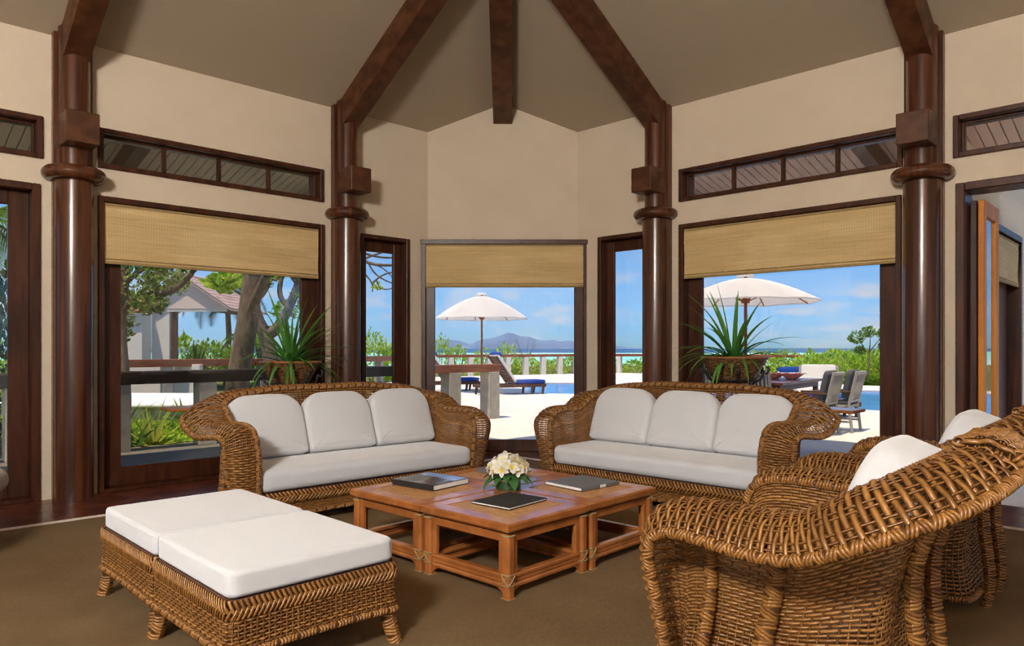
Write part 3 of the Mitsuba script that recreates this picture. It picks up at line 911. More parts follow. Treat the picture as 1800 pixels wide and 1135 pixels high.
    put(k + '__front_rail', m, 'm_wicker', smooth=True, color=c)
    arch = lambda u: 0.03 + skirt_arch * (1 - (2 * u - 1) ** 4)
    S = lambda u, v: np.stack([(2 * u - 1) * aw, bow(u) + 0.012 + 0 * v, arch(u) + (zr0 - arch(u)) * v], -1)
    m, c = weave(S, int(2 * aw / 0.030), 8, 0.0125, 0.0065, 0.009, 0.006, 0.0036, spp=2, seed=71, dark=0.1)
    put(k + '__front_skirt', m, 'm_wicker', smooth=True, color=c, kind='stuff')
    u = np.linspace(0, 1, 80)
    m, c = wrap(S(u, u * 0), 0.013, 0.013, 0.0125, seed=81)
    put(k + '__skirt_border', m, 'm_wicker', smooth=True, color=c)
    m, c = wrap(S(u, u * 0 + 0.99) - [0, 0.012, 0.0], 0.010, 0.013, 0.0125, seed=82)
    put(k + '__rail_bead', m, 'm_wicker', smooth=True, color=c)
    put(k + '__seat_deck', box(-a + .03, a - .03, 0.04, D - lean - 0.02, seat_z - 0.05, seat_z - 0.006, 0.006), 'm_darkwood')
    # cushions
    ct = 0.16 if a > .6 else .15
    dep = D - lean + 0.035
    dep = dep if a > .6 else dep - .07
    o = rrect(2 * a - (0.03 if a > .6 else .06), dep, 0.05, rt=.13 if a > .6 else .20)
    sc = cushion(o, ct, 0.055, 0.014, both=False)
    put(k + '__seat_cushion', (sc[0] + [0, dep / 2 - 0.012, seat_z - 0.004], sc[1]), 'm_cushion', smooth=True)
    nC = cushions
    cw = (2 * a - (0.06 if nC > 1 else 0.10)) / nC
    hc = hb - seat_z - ct + (0.035 if nC > 1 else 0.05)
    hc = hc - 0.07
    bt = 0.15 if nC > 1 else 0.21
    tilt = math.atan2(lean * 0.80, hc)
    for i in range(nC):
        o = rrect(cw - 0.004, hc, 0.035, rt=min(0.16, cw * .28))
        o[:, 1] += 0.020 * np.clip(o[:, 1] / (hc / 2), 0, 1) * (1 - (o[:, 0] / (cw / 2)) ** 2)
        bc = cushion(o, bt, 0.045, 0.022)
        M = mat((-cw * nC / 2 + cw * (i + .5), D - lean - (0.06 if nC > 1 else 0.085) + (0.5 * hc) * math.sin(tilt) - 0.015, seat_z + ct + 0.005 + 0.5 * hc * math.cos(tilt)), rx=math.pi / 2 - tilt)
        bc = (bc[0] - [0, 0, bt / 2], bc[1])
        bk = put(k + '__back_cushion', xf(bc, M), 'm_cushion', smooth=True)
        e = np.roll(o, -1, 0) - np.roll(o, 1, 0)
        nr = np.column_stack([e[:, 1], -e[:, 0]]); nr /= np.linalg.norm(nr, axis=1, keepdims=True)
        for zs in (bt / 2 - 0.020, -bt / 2 + 0.020):
            q = np.column_stack([o - nr * 0.013, np.full(len(o), zs * 1.0)])
            q = np.vstack([q, q[:2]])
            put(bk + '__piping', xf(tube(q, 0.0042, 5, cap=False), M), 'm_piping', smooth=True)
    return k


AXL = math.atan2(DL[1] * -1, DL[0] * -1)      # direction of the left wall, away
sofa = seat_set('wicker_sofa', 'three seat rolled arm wicker sofa with white cushions, left of the flowers', 'sofa', 'wicker sofas', 0.985, 0.84, 0.735, 0.960, 0.0185, 3)
# front rail ends measured in the photograph at the cushion's lower edge
SF_L = ((-1.79 - 0.33) / 2, (5.04 + 6.38) / 2)
SF_R = ((0.347 + 1.765) / 2, (6.48 + 5.07) / 2)
ML = mat((*SF_L, 0), rz=math.radians(43.2))
MR = mat((*SF_R, 0), rz=math.radians(-44.0))
place(sofa, ML)
dup(sofa, 'wicker_sofa', MR, 'three seat rolled arm wicker sofa with white cushions, right of the flowers', 'wicker sofas')
chair = seat_set('wicker_armchair', 'rolled arm wicker armchair with white back cushion, nearest the viewer at right', 'armchair', 'wicker armchairs', 0.340, 0.94, 0.70, 0.985, 0.0190, 1, arm_w=0.265, wing=1.15, fine=0.95, spp=3, splay=0.10, lean=0.26, skirt_arch=0.09)
CH1 = (0.875, 3.11); CANG = math.radians(48.2 - 0) 
# the chairs face (-.75, .66): local -y must point there
crot = math.atan2(0.66, -0.75) + math.pi / 2
M1 = mat((*CH1, 0), rz=crot)
M2 = mat((CH1[0] + 1.01, CH1[1] + 1.16, 0), rz=crot - 0.03)
place(chair, M1)
dup(chair, 'wicker_armchair', M2, 'rolled arm wicker armchair behind the nearest one, beside the right column', 'wicker armchairs')


def ottoman(label, M, src=None):
    W, Dp, zt = 0.785, 0.75, 0.365
    if src:
        return dup(src, 'wicker_ottoman', M, label)
    k = thing('wicker_ottoman', label, 'ottoman', 'wicker ottomans')
    # a band around the top and a woven skirt with an arched lower edge
    o = rrect(W, Dp, 0.03); o = np.vstack([o, o[:1]])
    N = len(o)

    def side(v0, v1, flare):
        def S(u, v):
            u, v = np.broadcast_arrays(np.asarray(u, float), np.asarray(v, float))
            x = (u % 1.0 if False else np.clip(u, 0, 1)) * (N - 1)
            i = np.minimum(x.astype(int), N - 2); a = (x - i)[..., None]
            p = o[i] * (1 - a) + o[i + 1] * a
            lo, hi = v0(p), v1(p)
            z = lo + (hi - lo) * v
            return np.concatenate([p * (1 + flare(v))[..., None], z[..., None]], -1)
        return S
    per = 2 * (W + Dp)
    top = side(lambda p: 0 * p[..., 0] + zt - 0.075, lambda p: 0 * p[..., 0] + zt, lambda v: 0.012 + 0.014 * np.sin(math.pi * v))
    m, c = braid(top, int(per / 0.021), 0.0145, 0.0065, seed=5)
    put(k + '__top_band', m, 'm_wicker', smooth=True, color=c)

    def low(p):
        ex = np.abs(p[..., 0]) / (W / 2); ey = np.abs(p[..., 1]) / (Dp / 2)
        t = np.minimum(ex, ey)
        return 0.168 - 0.012 * (t ** 3)
    body = side(lambda p: low(p), lambda p: 0 * p[..., 0] + zt - 0.077, lambda v: 0.020 - 0.012 * v)
    m, c = weave(body, int(per / 0.024), 9, 0.0110, 0.0085, 0.009, 0.006, 0.0052, spp=3, seed=6, dark=0.08)
    put(k + '__woven_skirt', m, 'm_wicker', smooth=True, color=c, kind='stuff')
    u = np.linspace(0, 1, 130)
    m, c = wrap(body(u, u * 0), 0.013, 0.014, 0.0135, seed=7)
    put(k + '__skirt_border', m, 'm_wicker', smooth=True, color=c)
    put(k + '__deck', box(-W / 2 + .01, W / 2 - .01, -Dp / 2 + .01, Dp / 2 - .01, zt - 0.03, zt - 0.004, 0.004), 'm_darkwood')
    for sx in (-1, 1):
        for sy in (-1, 1):
            pts = [(sx * (W / 2 - .002), sy * (Dp / 2 - .002), 0.0), (sx * (W / 2 - .022), sy * (Dp / 2 - .022), 0.10), (sx * (W / 2 - .035), sy * (Dp / 2 - .035), 0.20), (sx * (W / 2 - .036), sy * (Dp / 2 - .036), 0.30)]
            m, c = wrap(spline(pts, 20), np.linspace(0.028, 0.040, 20), 0.0135, 0.014, seed=8, tilt=.25)
            put(k + '__leg', m, 'm_wicker', smooth=True, color=c)
    cu = cushion(rrect(W - 0.008, Dp - 0.008, 0.035), 0.105, 0.022, 0.014, both=False)
    put(k + '__cushion', (cu[0] + [0, 0, zt], cu[1]), 'm_cushion', smooth=True)
    return k


# long direction of the pair runs from (-2.13, 3.80) to (-1.03, 2.68)
oa = math.atan2(2.68 - 3.80, -1.034 + 2.13)
od_, on_ = np.array([math.cos(oa), math.sin(oa)]), np.array([-math.sin(oa), math.cos(oa)])
near = np.array([-1.034, 2.685])
near = near + np.array([-.012, -.025])
c1 = near - od_ * 0.3925 + on_ * 0.375
c2 = near - od_ * 1.1825 + on_ * 0.375
ot = ottoman('white cushioned wicker ottoman nearest the viewer', None)
place(ot, mat((*c1, 0), rz=oa))
ottoman('white cushioned wicker ottoman behind the nearest one, toward the left column', mat((*c2, 0), rz=oa), ot)


# ---------------------------------------------------------------- coffee tables
def coffee_table():
    k = thing('coffee_table', 'x', 'table', 'square coffee tables pushed together')
    W, h, tt = 0.695, 0.402, 0.048
    hw = W / 2
    fw = 0.105
    for i in range(4):                                 # mitred top boards
        tz = [(hw, -hw), (hw, hw), (hw - fw, hw - fw), (hw - fw, -hw + fw)]
        lo = np.array([(x, y, h - tt) for x, y in tz]); hi = np.array([(x, y, h) for x, y in tz])
        c = 0.010
        hi2 = hi.copy(); hi2[:2, 0] -= c; hi2[0, 1] += c; hi2[1, 1] -= c
        mid = hi.copy(); mid[:, 2] -= c * 0.8
        lo2 = lo.copy(); lo2[:2, 0] -= 0.012; lo2[0, 1] += .012; lo2[1, 1] -= .012
        low = lo.copy(); low[:, 2] += 0.012
        hull = trimesh.convex.convex_hull(np.vstack([hi2, mid, low, lo2]))
        put(k + '__top_board', xf((np.array(hull.vertices), np.array(hull.faces)), mat(rz=i * math.pi / 2)), 'm_teak')
    put(k + '__inset_panel', box(-hw + fw, hw - fw, -hw + fw, hw - fw, h - 0.02, h - 0.0025), 'm_inset')
    put(k + '__neck', cat(*[box(-hw + .03, hw - .03, s * (hw - .045) - .012, s * (hw - .045) + .012, h - tt - .012, h - tt) for s in (-1, 1)],
                         *[box(s * (hw - .045) - .012, s * (hw - .045) + .012, -hw + .057, hw - .057, h - tt - .012, h - tt) for s in (-1, 1)]), 'm_trim')
    zt = h - tt - 0.012
    for sx in (-1, 1):
        for sy in (-1, 1):
            x, y = sx * (hw - 0.040), sy * (hw - 0.040)
            lk = put(k + '__leg', box(x - .027, x + .027, y - .027, y + .027, 0, zt, 0.012), 'm_teak')
            for z in (zt - .014, .128, .074, .004):
                put(lk + '__binding', box(x - .0295, x + .0295, y - .0295, y + .0295, z, z + .010, .011), 'm_tan')
            for s_ in (0, 1):          # crossed cane ties on the outer faces
                for d_ in (-1, 1):
                    if s_ == 0:
                        pp = [(x + sx * .0285, y - d_ * .022, .084), (x + sx * .0305, y, .106), (x + sx * .0285, y + d_ * .022, .128)]
                    else:
                        pp = [(x - d_ * .022, y + sy * .0285, .084), (x, y + sy * .0305, .106), (x + d_ * .022, y + sy * .0285, .128)]
                    put(lk + '__binding', tube(pp, .0035, 5), 'm_tan')
    for i in range(4):
        M = mat(rz=i * math.pi / 2)
        y = hw - .042
        x0 = hw - .067
        put(k + '__apron', xf(box(-x0, x0, y - .014, y + .010, zt - .045, zt, .003), M), 'm_teak')
        for s in (-1, 1):
            put(k + '__upright', xf(box(s * (x0 - .017) - .017, s * (x0 - .017) + .017, y - .012, y + .012, .13, zt - .045, .003), M), 'm_teak')
        put(k + '__stretcher', xf(cat(box(-x0, x0, y - .030, y + .016, .108, .130, .005), box(-x0, x0, y - .012, y + .010, .084, .108, .003), box(-x0, x0, y - .014, y + .016, .056, .082, .008)), M), 'm_teak')
        for s in (-1, 1):
            pr = sg.Polygon([(s * x0, .056), (s * (x0 - .05), .056), (s * (x0 - .02), .045), (s * x0, .028)])
            v, f = extrude(pr, y - .01, y + .01)
            put(k + '__bracket', xf(fixwind2(v[:, [0, 2, 1]], f), M), 'm_teak')
    return k


ta = math.radians(46.9)
eR, eL = np.array([math.cos(ta), math.sin(ta)]), np.array([-math.sin(ta), math.cos(ta)])
t0 = np.array([-0.018, 3.672])
tabs = {'near': t0 + eR * .3475 + eL * .3475, 'left': t0 + eR * .3475 + eL * 1.0485, 'right': t0 + eR * 1.0485 + eL * .3475, 'far': t0 + eR * 1.0485 + eL * 1.0485}
names = {'near': 'square teak coffee table nearest the viewer, black notebook on it', 'left': 'square teak coffee table at left with the picture covered book',
         'right': 'square teak coffee table at right with the grey book', 'far': 'square teak coffee table farthest back, book half hidden by the flowers'}
ct = coffee_table()
say(ct, names['near'], 'table', 'square coffee tables pushed together')
for kk in ('left', 'right', 'far'):
    dup(ct, 'coffee_table', mat((*tabs[kk], 0), rz=ta), names[kk])
place(ct, mat((*tabs['near'], 0), rz=ta))
TH = 0.4025


# ---------------------------------------------------------------- books
def book(P, rz, w, d, t, cover, label, spine='x', proud=0.004, photo=None, lip=0.0025):
    """P: centre; w along local x, d along local y"""
    k = thing('book', label, 'book')
    M = mat((P[0], P[1], TH), rz=rz)
    put(k + '__cover', xf(cat(box(-w / 2, w / 2, -d / 2, d / 2, 0.0005, lip + .0005, .001), box(-w / 2, w / 2, -d / 2, d / 2, t - lip, t, .001), box(-w / 2, -w / 2 + lip, -d / 2, d / 2, lip * .5, t - lip * .5, .001)), M), cover)
    put(k + '__pages', xf(box(-w / 2 + lip + .0005, w / 2 - proud, -d / 2 + proud, d / 2 - proud, lip + .0007, t - lip - .0002), M), 'm_paper', label='white page block')
    return k, M


def bookphoto(p, n, uv):
    r = smoothstep(0.52, 0.66, uv.x + 0.10 * (fbm(uv.x * 6, uv.y * 6, 0, 3) - 0.5) - 0.15 * uv.y)
    dark = mix((0.035, 0.032, 0.030), (0.16, 0.15, 0.14), smoothstep(0.45, 0.7, fbm(uv.x * 4, uv.y * 7, 3, 4)))
    blue = mix((0.14, 0.30, 0.62), (0.26, 0.44, 0.78), fbm(uv.x * 3, uv.y * 9, 1, 3))
    return mix(dark, blue, r)


scene['m_photo'] = two(prin(proc(bookphoto), 0.14, specular=0.5, clearcoat=0.5, clearcoat_gloss=0.95))


def atz(px, py, z):
    return onfloor(px, py, z)[:2]


def bookfit(pl, pf, pr, z):
    """front-left, front, right corner pixels of a book's lower edge -> centre, rotation, sizes"""
    a, b, c = atz(*pl, z), atz(*pf, z), atz(*pr, z)
    u = a - b; v = c - b
    return (a + c) / 2, u, v


cB, u, v = bookfit((694, 850), (757, 864), (820, 850), TH)
bk, M = book(cB, math.atan2(v[1], v[0]), np.linalg.norm(v), np.linalg.norm(u), 0.036, 'm_black', 'thick picture covered book on the left coffee table, blue and dark cover')
w, d = np.linalg.norm(v), np.linalg.norm(u)
pv = np.array([[-w / 2 + .003, -d / 2 + .003, .0364], [w / 2 - .003, -d / 2 + .003, .0364], [w / 2 - .003, d / 2 - .003, .0364], [-w / 2 + .003, d / 2 - .003, .0364]])
put(bk + '__cover_photo', xf((pv, np.array([[0, 1, 2], [0, 2, 3]])), M), 'm_photo', uv=np.array([[0, 0], [1, 0], [1, 1], [0, 1]]), smooth=True, label='printed cover picture')
cB, u, v = bookfit((834, 883), (889, 898), (956, 880), TH)
book(cB, math.atan2(v[1], v[0]) + math.pi, np.linalg.norm(v), np.linalg.norm(u), 0.014, 'm_black', 'slim matt black notebook on the nearest coffee table')
cB, u, v = bookfit((963, 852), (1028, 865), (1083, 850), TH)
bk, M = book(cB, math.atan2(u[1], u[0]), np.linalg.norm(u), np.linalg.norm(v), 0.022, 'm_slate', 'grey hardback book with a small white label on the right coffee table')
w, d = np.linalg.norm(u), np.linalg.norm(v)
put(bk + '__spine_label', xf(box(-w / 2 - .0008, -w / 2 + .001, -.028 - .02, .028 - .02, .002, .0205), M), 'm_paper', label='white paper label')
cB = atz(886, 828, TH) 
book(cB, ta + 0.02, 0.30, 0.27, 0.024, 'm_slate', 'grey book half hidden behind the flower vase')


# ---------------------------------------------------------------- flowers
def petal_mesh(L, W, curl, n=6):
    t = np.linspace(0, 1, n)[:, None]; s = np.array([-1, 0, 1.0])[None, :]
    wd = W * np.sin(math.pi * np.clip(t, 0.02, 1) ** 0.75) ** 0.7 * (1 - 0.15 * t)
    x = t * L + 0 * s; y = wd * s / 2
    z = 0.25 * L * t - curl * L * t ** 2.2 + 0.10 * W * s ** 2
    v = np.stack([x, y, z + 0 * x], -1).reshape(-1, 3)
    i, j = np.meshgrid(np.arange(n - 1), np.arange(2), indexing='ij')
    q = np.stack([i * 3 + j, i * 3 + j + 1, (i + 1) * 3 + j + 1, (i + 1) * 3 + j], -1).reshape(-1, 4)
    tt = (t + 0 * s).reshape(-1, 1)
    col = np.where(tt < 0.12, 1, np.clip(1 - (tt - .12) / .34, 0, 1)) * np.array([[0.80, 0.62, 0.05]]) + (1 - np.where(tt < 0.12, 1, np.clip(1 - (tt - .12) / .34, 0, 1))) * np.array([[0.84, 0.82, 0.74]])
    return v, np.vstack([q[:, [0, 1, 2]], q[:, [0, 2, 3]]]), col


def leaf_mesh(L, W, bend, col, n=7, fold=0.15, col2=None, base=0.25):
    """a strap or oval leaf along +x rising to +z, bent downwards"""
    t = np.linspace(0, 1, n); s = np.array([-1, 0, 1.0])
    a = np.cumsum(np.concatenate([[0], np.full(n - 1, -bend / (n - 1))]))
    dx, dz = np.cos(a) * L / (n - 1), np.sin(a) * L / (n - 1)
    cx, cz = np.concatenate([[0], np.cumsum(dx[1:])]), np.concatenate([[0], np.cumsum(dz[1:])])
    wd = W * np.clip(np.minimum(base + t * 3, 1), 0, 1) * np.clip(1 - t ** 2.6, 0.02, 1)
    nx, nz = -np.sin(a), np.cos(a)
    v = np.stack([np.stack([cx + nx * abs(k) * fold * wd, k * wd / 2, cz + nz * abs(k) * fold * wd], -1) for k in s], 1).reshape(-1, 3)
    i, j = np.meshgrid(np.arange(n - 1), np.arange(2), indexing='ij')
    q = np.stack([i * 3 + j, i * 3 + j + 1, (i + 1) * 3 + j + 1, (i + 1) * 3 + j], -1).reshape(-1, 4)
    c2 = np.asarray(col if col2 is None else col2, float)
    c = np.asarray(col, float)[None] * (1 - t.repeat(3))[:, None] + c2[None] * t.repeat(3)[:, None]
    return v, np.vstack([q[:, [0, 1, 2]], q[:, [0, 2, 3]]]), c


vp = atz(893, 858, TH)
fk = thing('flower_arrangement', 'white frangipani posy in a low dark green vase at the middle of the coffee tables', 'flowers')
put(fk + '__vase', lathe([(0, .0005), (.080, .0005), (.083, .03), (.079, .088), (.070, .088), (.070, .02), (0, .02)], 32, (*vp, TH)), 'm_vase', smooth=35)
put(fk + '__binding_band', lathe([(.0815, .056), (.0840, .058), (.0840, .064), (.0810, .066)], 32, (*vp, TH)), 'm_tan', smooth=True)
put(fk + '__foam', lathe([(0, .03), (.068, .03), (.062, .11), (0.03, .13), (0, .13)], 24, (*vp, TH)), 'm_vase')
rg = np.random.default_rng(3)
nf = 34
for i in range(nf):
    ph = i * 2.39996; el = math.acos(1 - 0.86 * (i + .5) / nf)
    d = np.array([math.sin(el) * math.cos(ph), math.sin(el) * math.sin(ph), math.cos(el)])
    c = np.array([*vp, TH + .112]) + d * [.122, .122, .092] * rg.uniform(.92, 1.06)
    zax = d + rg.normal(0, .25, 3); zax /= np.linalg.norm(zax)
    xax = np.cross([0.3, 0.2, 1], zax); xax /= np.linalg.norm(xax)
    R = np.eye(4); R[:3, :3] = np.column_stack([xax, np.cross(zax, xax), zax]); R[:3, 3] = c
    ms, cs = [], []
    sz = rg.uniform(.044, .053); cu = rg.uniform(.15, .5)
    for q in range(5):
        v_, f_, c_ = petal_mesh(sz, sz * .78, cu)
        ms.append(xf((v_, f_), R @ mat(rz=q * 2 * math.pi / 5 + rg.uniform(-.1, .1), rx=.25))); cs.append(c_)
    put(fk + '__flower', cat(*ms), 'm_petal', smooth=True, color=np.vstack(cs))
for i in range(20):
    ph = i * 2.39996 + .4
    L = rg.uniform(.09, .15)
    v_, f_, c_ = leaf_mesh(L, L * .62, rg.uniform(.5, 1.3), (.020, .075, .018), n=7, fold=.08, col2=(.035, .12, .03), base=.1)
    put(fk + '__leaf', xf((v_, f_), mat((vp[0] + .062 * math.cos(ph), vp[1] + .062 * math.sin(ph), TH + rg.uniform(.075, .105)), rz=ph, ry=rg.uniform(-.25, .25))), 'm_leaf', smooth=True, color=c_)


# ---------------------------------------------------------------- console tables and planters behind the sofas
def console(P0, d, n, L, Dp, label):
    k = thing('console_table', label, 'table')
    ang = math.atan2(d[1], d[0])
    M = mat((P0[0], P0[1], 0), rz=ang)
    s = 1 if (np.array([-d[1], d[0]]) @ n) > 0 else -1
    y0, y1 = sorted((0, s * Dp))
    put(k + '__top', xf(box(0, L, y0, y1, .722, .75, .006), M), 'm_teak')
    put(k + '__apron', xf(cat(box(.90, L - .3, y0 + .03, y0 + .05, .63, .722), box(.90, L - .3, y1 - .05, y1 - .03, .63, .722)), M), 'm_trim')
    for x in (.95, L - .40):
        for y in (y0 + .05, y1 - .05):
            put(k + '__leg', xf(box(x - .03, x + .03, y - .03, y + .03, 0, .722, .005), M), 'm_trim')


pL = onfloor(302, 719, .75)[:2]; pR = onfloor(1499, 722, .75)[:2]
uL = np.array([math.cos(math.radians(43.2)), math.sin(math.radians(43.2))]); uR = np.array([-math.cos(math.radians(44)), math.sin(math.radians(44))])
console(pL, uL, np.array([-uL[1], uL[0]]), 1.78, 0.33, 'teak console table behind the left sofa, only its end corner showing')
console(pR, uR, np.array([uR[1], -uR[0]]), 1.78, 0.33, 'teak console table behind the right sofa, only its end corner showing')


def planter(px, label, seed, rim_py, width_px, blades):
    # on the console's centre line
    base = (pL + uL * 0 + np.array([-uL[1], uL[0]]) * .18, uL) if px < 900 else (pR + np.array([uR[1], -uR[0]]) * .18, uR)
    kx = (px - 900) / FOC
    s = (kx * base[0][1] - base[0][0]) / (base[1][0] - kx * base[1][1])
    P = base[0] + base[1] * s
    dist = P[1]
    zr = EYE - (rim_py - 612) * dist / FOC
    R = width_px * dist / FOC / 2
    k = thing('potted_plant', label, 'plant')
    zb = zr - .27
    c = (*P, 0)
    put(k + '__bowl', lathe([(0, zb), (R * .50, zb), (R * .62, zb + .05), (R * .80, zb + .15), (R * .97, zr - .02), (R * .93, zr - .02), (R * .74, zb + .15), (R * .5, zb + .04), (0, zb + .04)], 40, c), 'm_bowl', smooth=40)
    a = np.linspace(0, 2 * math.pi, 13)
    put(k + '__bowl_rim', lathe(np.column_stack([R * .965 + .016 * np.cos(a), zr - .012 + .013 * np.sin(a)]), 40, c), 'm_bowl_rim', smooth=True)
    put(k + '__soil', lathe([(R * .90, zr - .06), (0, zr - .045)], 24, c), 'm_soil')
    zt = .7505
    put(k + '__stand_ring', cat(lathe(np.column_stack([R * .64 + .012 * np.cos(a), zb + .035 + .012 * np.sin(a)]), 32, c), lathe(np.column_stack([R * .48 + .010 * np.cos(a), zt + .022 + .010 * np.sin(a)]), 32, c)), 'm_iron', smooth=True)
    for i in range(6):
        ph = i * math.pi / 3 + .35
        u = np.array([math.cos(ph), math.sin(ph)])
        prof = [(R * .98, zb + .165), (R * 1.03, zb + .125), (R * .96, zb + .10), (R * .90, zb + .125), (R * .84, zb + .06), (R * .66, zb + .02), (R * .52, (zb + zt) / 2 + .02), (R * .56, zt + .03), (R * .66, zt + .012)]
        put(k + '__stand_leg', tube(spline([(P[0] + u[0] * r, P[1] + u[1] * r, z) for r, z in prof], 40), .012, 7), 'm_iron', smooth=True)
    rr = np.random.default_rng(seed)
    wn, wq = (NL, AL) if px < 900 else (NR, AR)
    for i, (ph, el, L, bend) in enumerate(blades):
        reach = (P - wq) @ wn + (np.array([math.cos(ph), math.sin(ph)]) @ wn) * (.04 + L * math.cos(max(el - bend * .45, 0.0)))
        if reach < .06:
            th = math.atan2(wn[1], wn[0])
            ph = 2 * (th + math.pi / 2) - ph
        g1 = np.array([.065, .23, .045]) * rr.uniform(.75, 1.3); g2 = np.array([.17, .40, .075]) * rr.uniform(.8, 1.3)
        v_, f_, c_ = leaf_mesh(L, rr.uniform(.036, .050), bend, g1, n=10, fold=.16, col2=g2, base=.55)
        put(k + '__leaf', xf((v_, f_), mat((P[0] + .03 * math.cos(ph), P[1] + .03 * math.sin(ph), zr - .055), rz=ph, ry=-el)), 'm_thinleaf', smooth=True, color=c_)
    return k


def blades(seed, n, hmax):
    rr = np.random.default_rng(seed)
    out = []
    for i in range(n):
        t = (i + .5) / n
        ph = i * 2.39996 + rr.uniform(-.3, .3)
        el = math.radians(84 - 62 * t ** .9 + rr.uniform(-7, 7))
        L = hmax * (1.0 - .28 * t) * rr.uniform(.72, 1.08)
        out.append((ph, el, L, rr.uniform(.15, .6) + 1.5 * t * rr.uniform(.5, 1.2)))
    return out


planter(511, 'spiky strap leaved plant in a dark bowl on an iron stand behind the left sofa', 5, 634, 104, blades(5, 46, .88))
planter(1290, 'spiky strap leaved plant in a bronze bowl on an iron stand behind the right sofa', 9, 626, 118, blades(9, 44, .84))

# the rounded end of an upholstered seat at the far left edge
k = thing('upholstered_bench', 'rounded end of a beige upholstered seat at the far left edge', 'bench')
bp = ray(-34, 848, 4.75)
put(k + '__cushion', xf(cushion(rrect(.46, 1.1, .14), .165, .075, .01), mat((bp[0] + .025, bp[1] - .35, bp[2] - .085), rz=.35)), 'm_bench', smooth=True)
for sx in (-.15, .15):
    for sy in (-.45, .45):
        put(k + '__leg', xf(tube([(sx, sy, .011 - bp[2] + .085), (sx, sy, .0)], .02, 10), mat((bp[0] + .025, bp[1] - .35, bp[2] - .085), rz=.35)), 'm_darkwood')
scene['m_bench'] = two(prin((0.42, 0.35, 0.27), 0.6, specular=0.3))

# ---------------------------------------------------------------- outside: porch, terrace, pool, sea
GZ = -0.03
# porch floor and soffit boards along both walls
for side, nm in (('left', 'm_soffit_left'), ('right', 'm_soffit_right_lit')):
    W = WIDE[side]
    q = [W(-0.6 if side == 'right' else -4.2, -WALLT, 0)[:2], W(10.5, -WALLT, 0)[:2], W(10.5, -3.35, 0)[:2], W(-0.6 if side == 'right' else -4.2, -3.35, 0)[:2]]
    if side == 'left':
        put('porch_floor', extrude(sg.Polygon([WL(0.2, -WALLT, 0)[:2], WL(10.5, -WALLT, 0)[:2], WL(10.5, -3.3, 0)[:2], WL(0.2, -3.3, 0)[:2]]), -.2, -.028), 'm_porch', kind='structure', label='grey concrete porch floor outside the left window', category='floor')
    else:
        put('porch_floor', extrude(sg.Polygon([WR(0.9, -WALLT, 0)[:2], WR(10.5, -WALLT, 0)[:2], WR(10.5, -4.9, 0)[:2], WR(0.9, -4.9, 0)[:2]]), -.2, -.026), 'm_deck', kind='structure', label='pale porch paving outside the right window', category='floor')
    pk = thing('porch_ceiling', f'boarded sloping porch ceiling seen through the high {side} panes', 'ceiling', kind='structure')
    bw = 0.105
    qo = -2.3
    zq = lambda qq: 3.80 + 0.235 * qq
    s = -0.30
    while s < 6.9:
        v, f = box(s + .007, s + bw - .007, 0, 1, 0, .02)
        qq = -WALLT + (qo + WALLT) * v[:, 1]
        put(pk + '__board', fixwind2(W(v[:, 0], qq, zq(qq) + v[:, 2]), f), nm)
        s += bw
    v, f = box(-.30, 7.0, 0, 1, .02, .14)
    qq = -WALLT + (qo + WALLT) * v[:, 1]
    put(pk + '__roof_deck', fixwind2(W(v[:, 0], qq, zq(qq) + v[:, 2]), f), 'm_darkwood')
    for s in (0.55, 3.05, 5.4):
        v, f = box(s - .07, s + .07, 0, 1, -.22, -.001)
        qq = -WALLT + (qo + WALLT) * v[:, 1]
        put(pk + '__beam', fixwind2(W(v[:, 0], qq, zq(qq) + v[:, 2]), f), 'm_darkwood')
    put(pk + '__fascia', wbox(side, -.35, 7.0, qo - .05, qo + .0, zq(qo) - .12, zq(qo) + .16), 'm_darkwood')

# terrace deck
deck = sg.Polygon([AL + [-.1, .0], AR + [.1, 0], WR(10.5, -.3, 0)[:2], WR(10.5, -6, 0)[:2], (24, 12), (18, 20), (11.2, 27.6), (14.0, 33.2), (5.5, 39.5), (-4.2, 33.5), (-5.2, 27), (-3.9, 20), (-3.9, 13.8), WL(-2.2, -3.31, 0)[:2], WL(.1, -1.0, 0)[:2]])
pool = sg.Polygon([(.3, 21.6), (1.9, 21.1), (7.5, 15.8), (14, 9.8), (20, 15.5), (11.7, 22.6), (2.4, 27.8), (.5, 28.2)])
porchR = sg.Polygon([WR(0.9, -WALLT, 0)[:2], WR(10.5, -WALLT, 0)[:2], WR(10.5, -4.9, 0)[:2], WR(0.9, -4.9, 0)[:2]])
porchL = sg.Polygon([WL(0.2, -WALLT, 0)[:2], WL(10.5, -WALLT, 0)[:2], WL(10.5, -3.3, 0)[:2], WL(0.2, -3.3, 0)[:2]])
dk = deck.difference(pool).difference(porchR).difference(porchL)
put('pool_deck', cat(*[extrude(p, -.3, GZ) for p in getattr(dk, 'geoms', [dk]) if p.area > .01]), 'm_deck', kind='structure', label='bright pale stone pool deck outside the middle window', category='terrace')
wk = put('pool_water', extrude(pool, -.25, GZ - .06), 'm_pool', kind='structure', label='blue swimming pool water beyond the loungers', category='pool')
gz = -0.16
garden = sg.box(-40, 4, 60, 60).difference(deck).difference(porchL).difference(porchR).difference(sg.Polygon([XY(-.3, -.3), XY(11, -.3), XY(11, 11), XY(-.3, 11)]))
put('garden_ground', cat(*[extrude(p, -.6, gz) for p in getattr(garden, 'geoms', [garden]) if p.area > .01 and p.intersects(sg.box(-40, 4, 60, 60))]), 'm_soil', kind='structure', label='garden soil beyond the porch and terrace', category='ground')
v = np.array([[-30000, 41, -4.2], [30000, 41, -4.2], [30000, 40000, -4.2], [-30000, 40000, -4.2]], float)
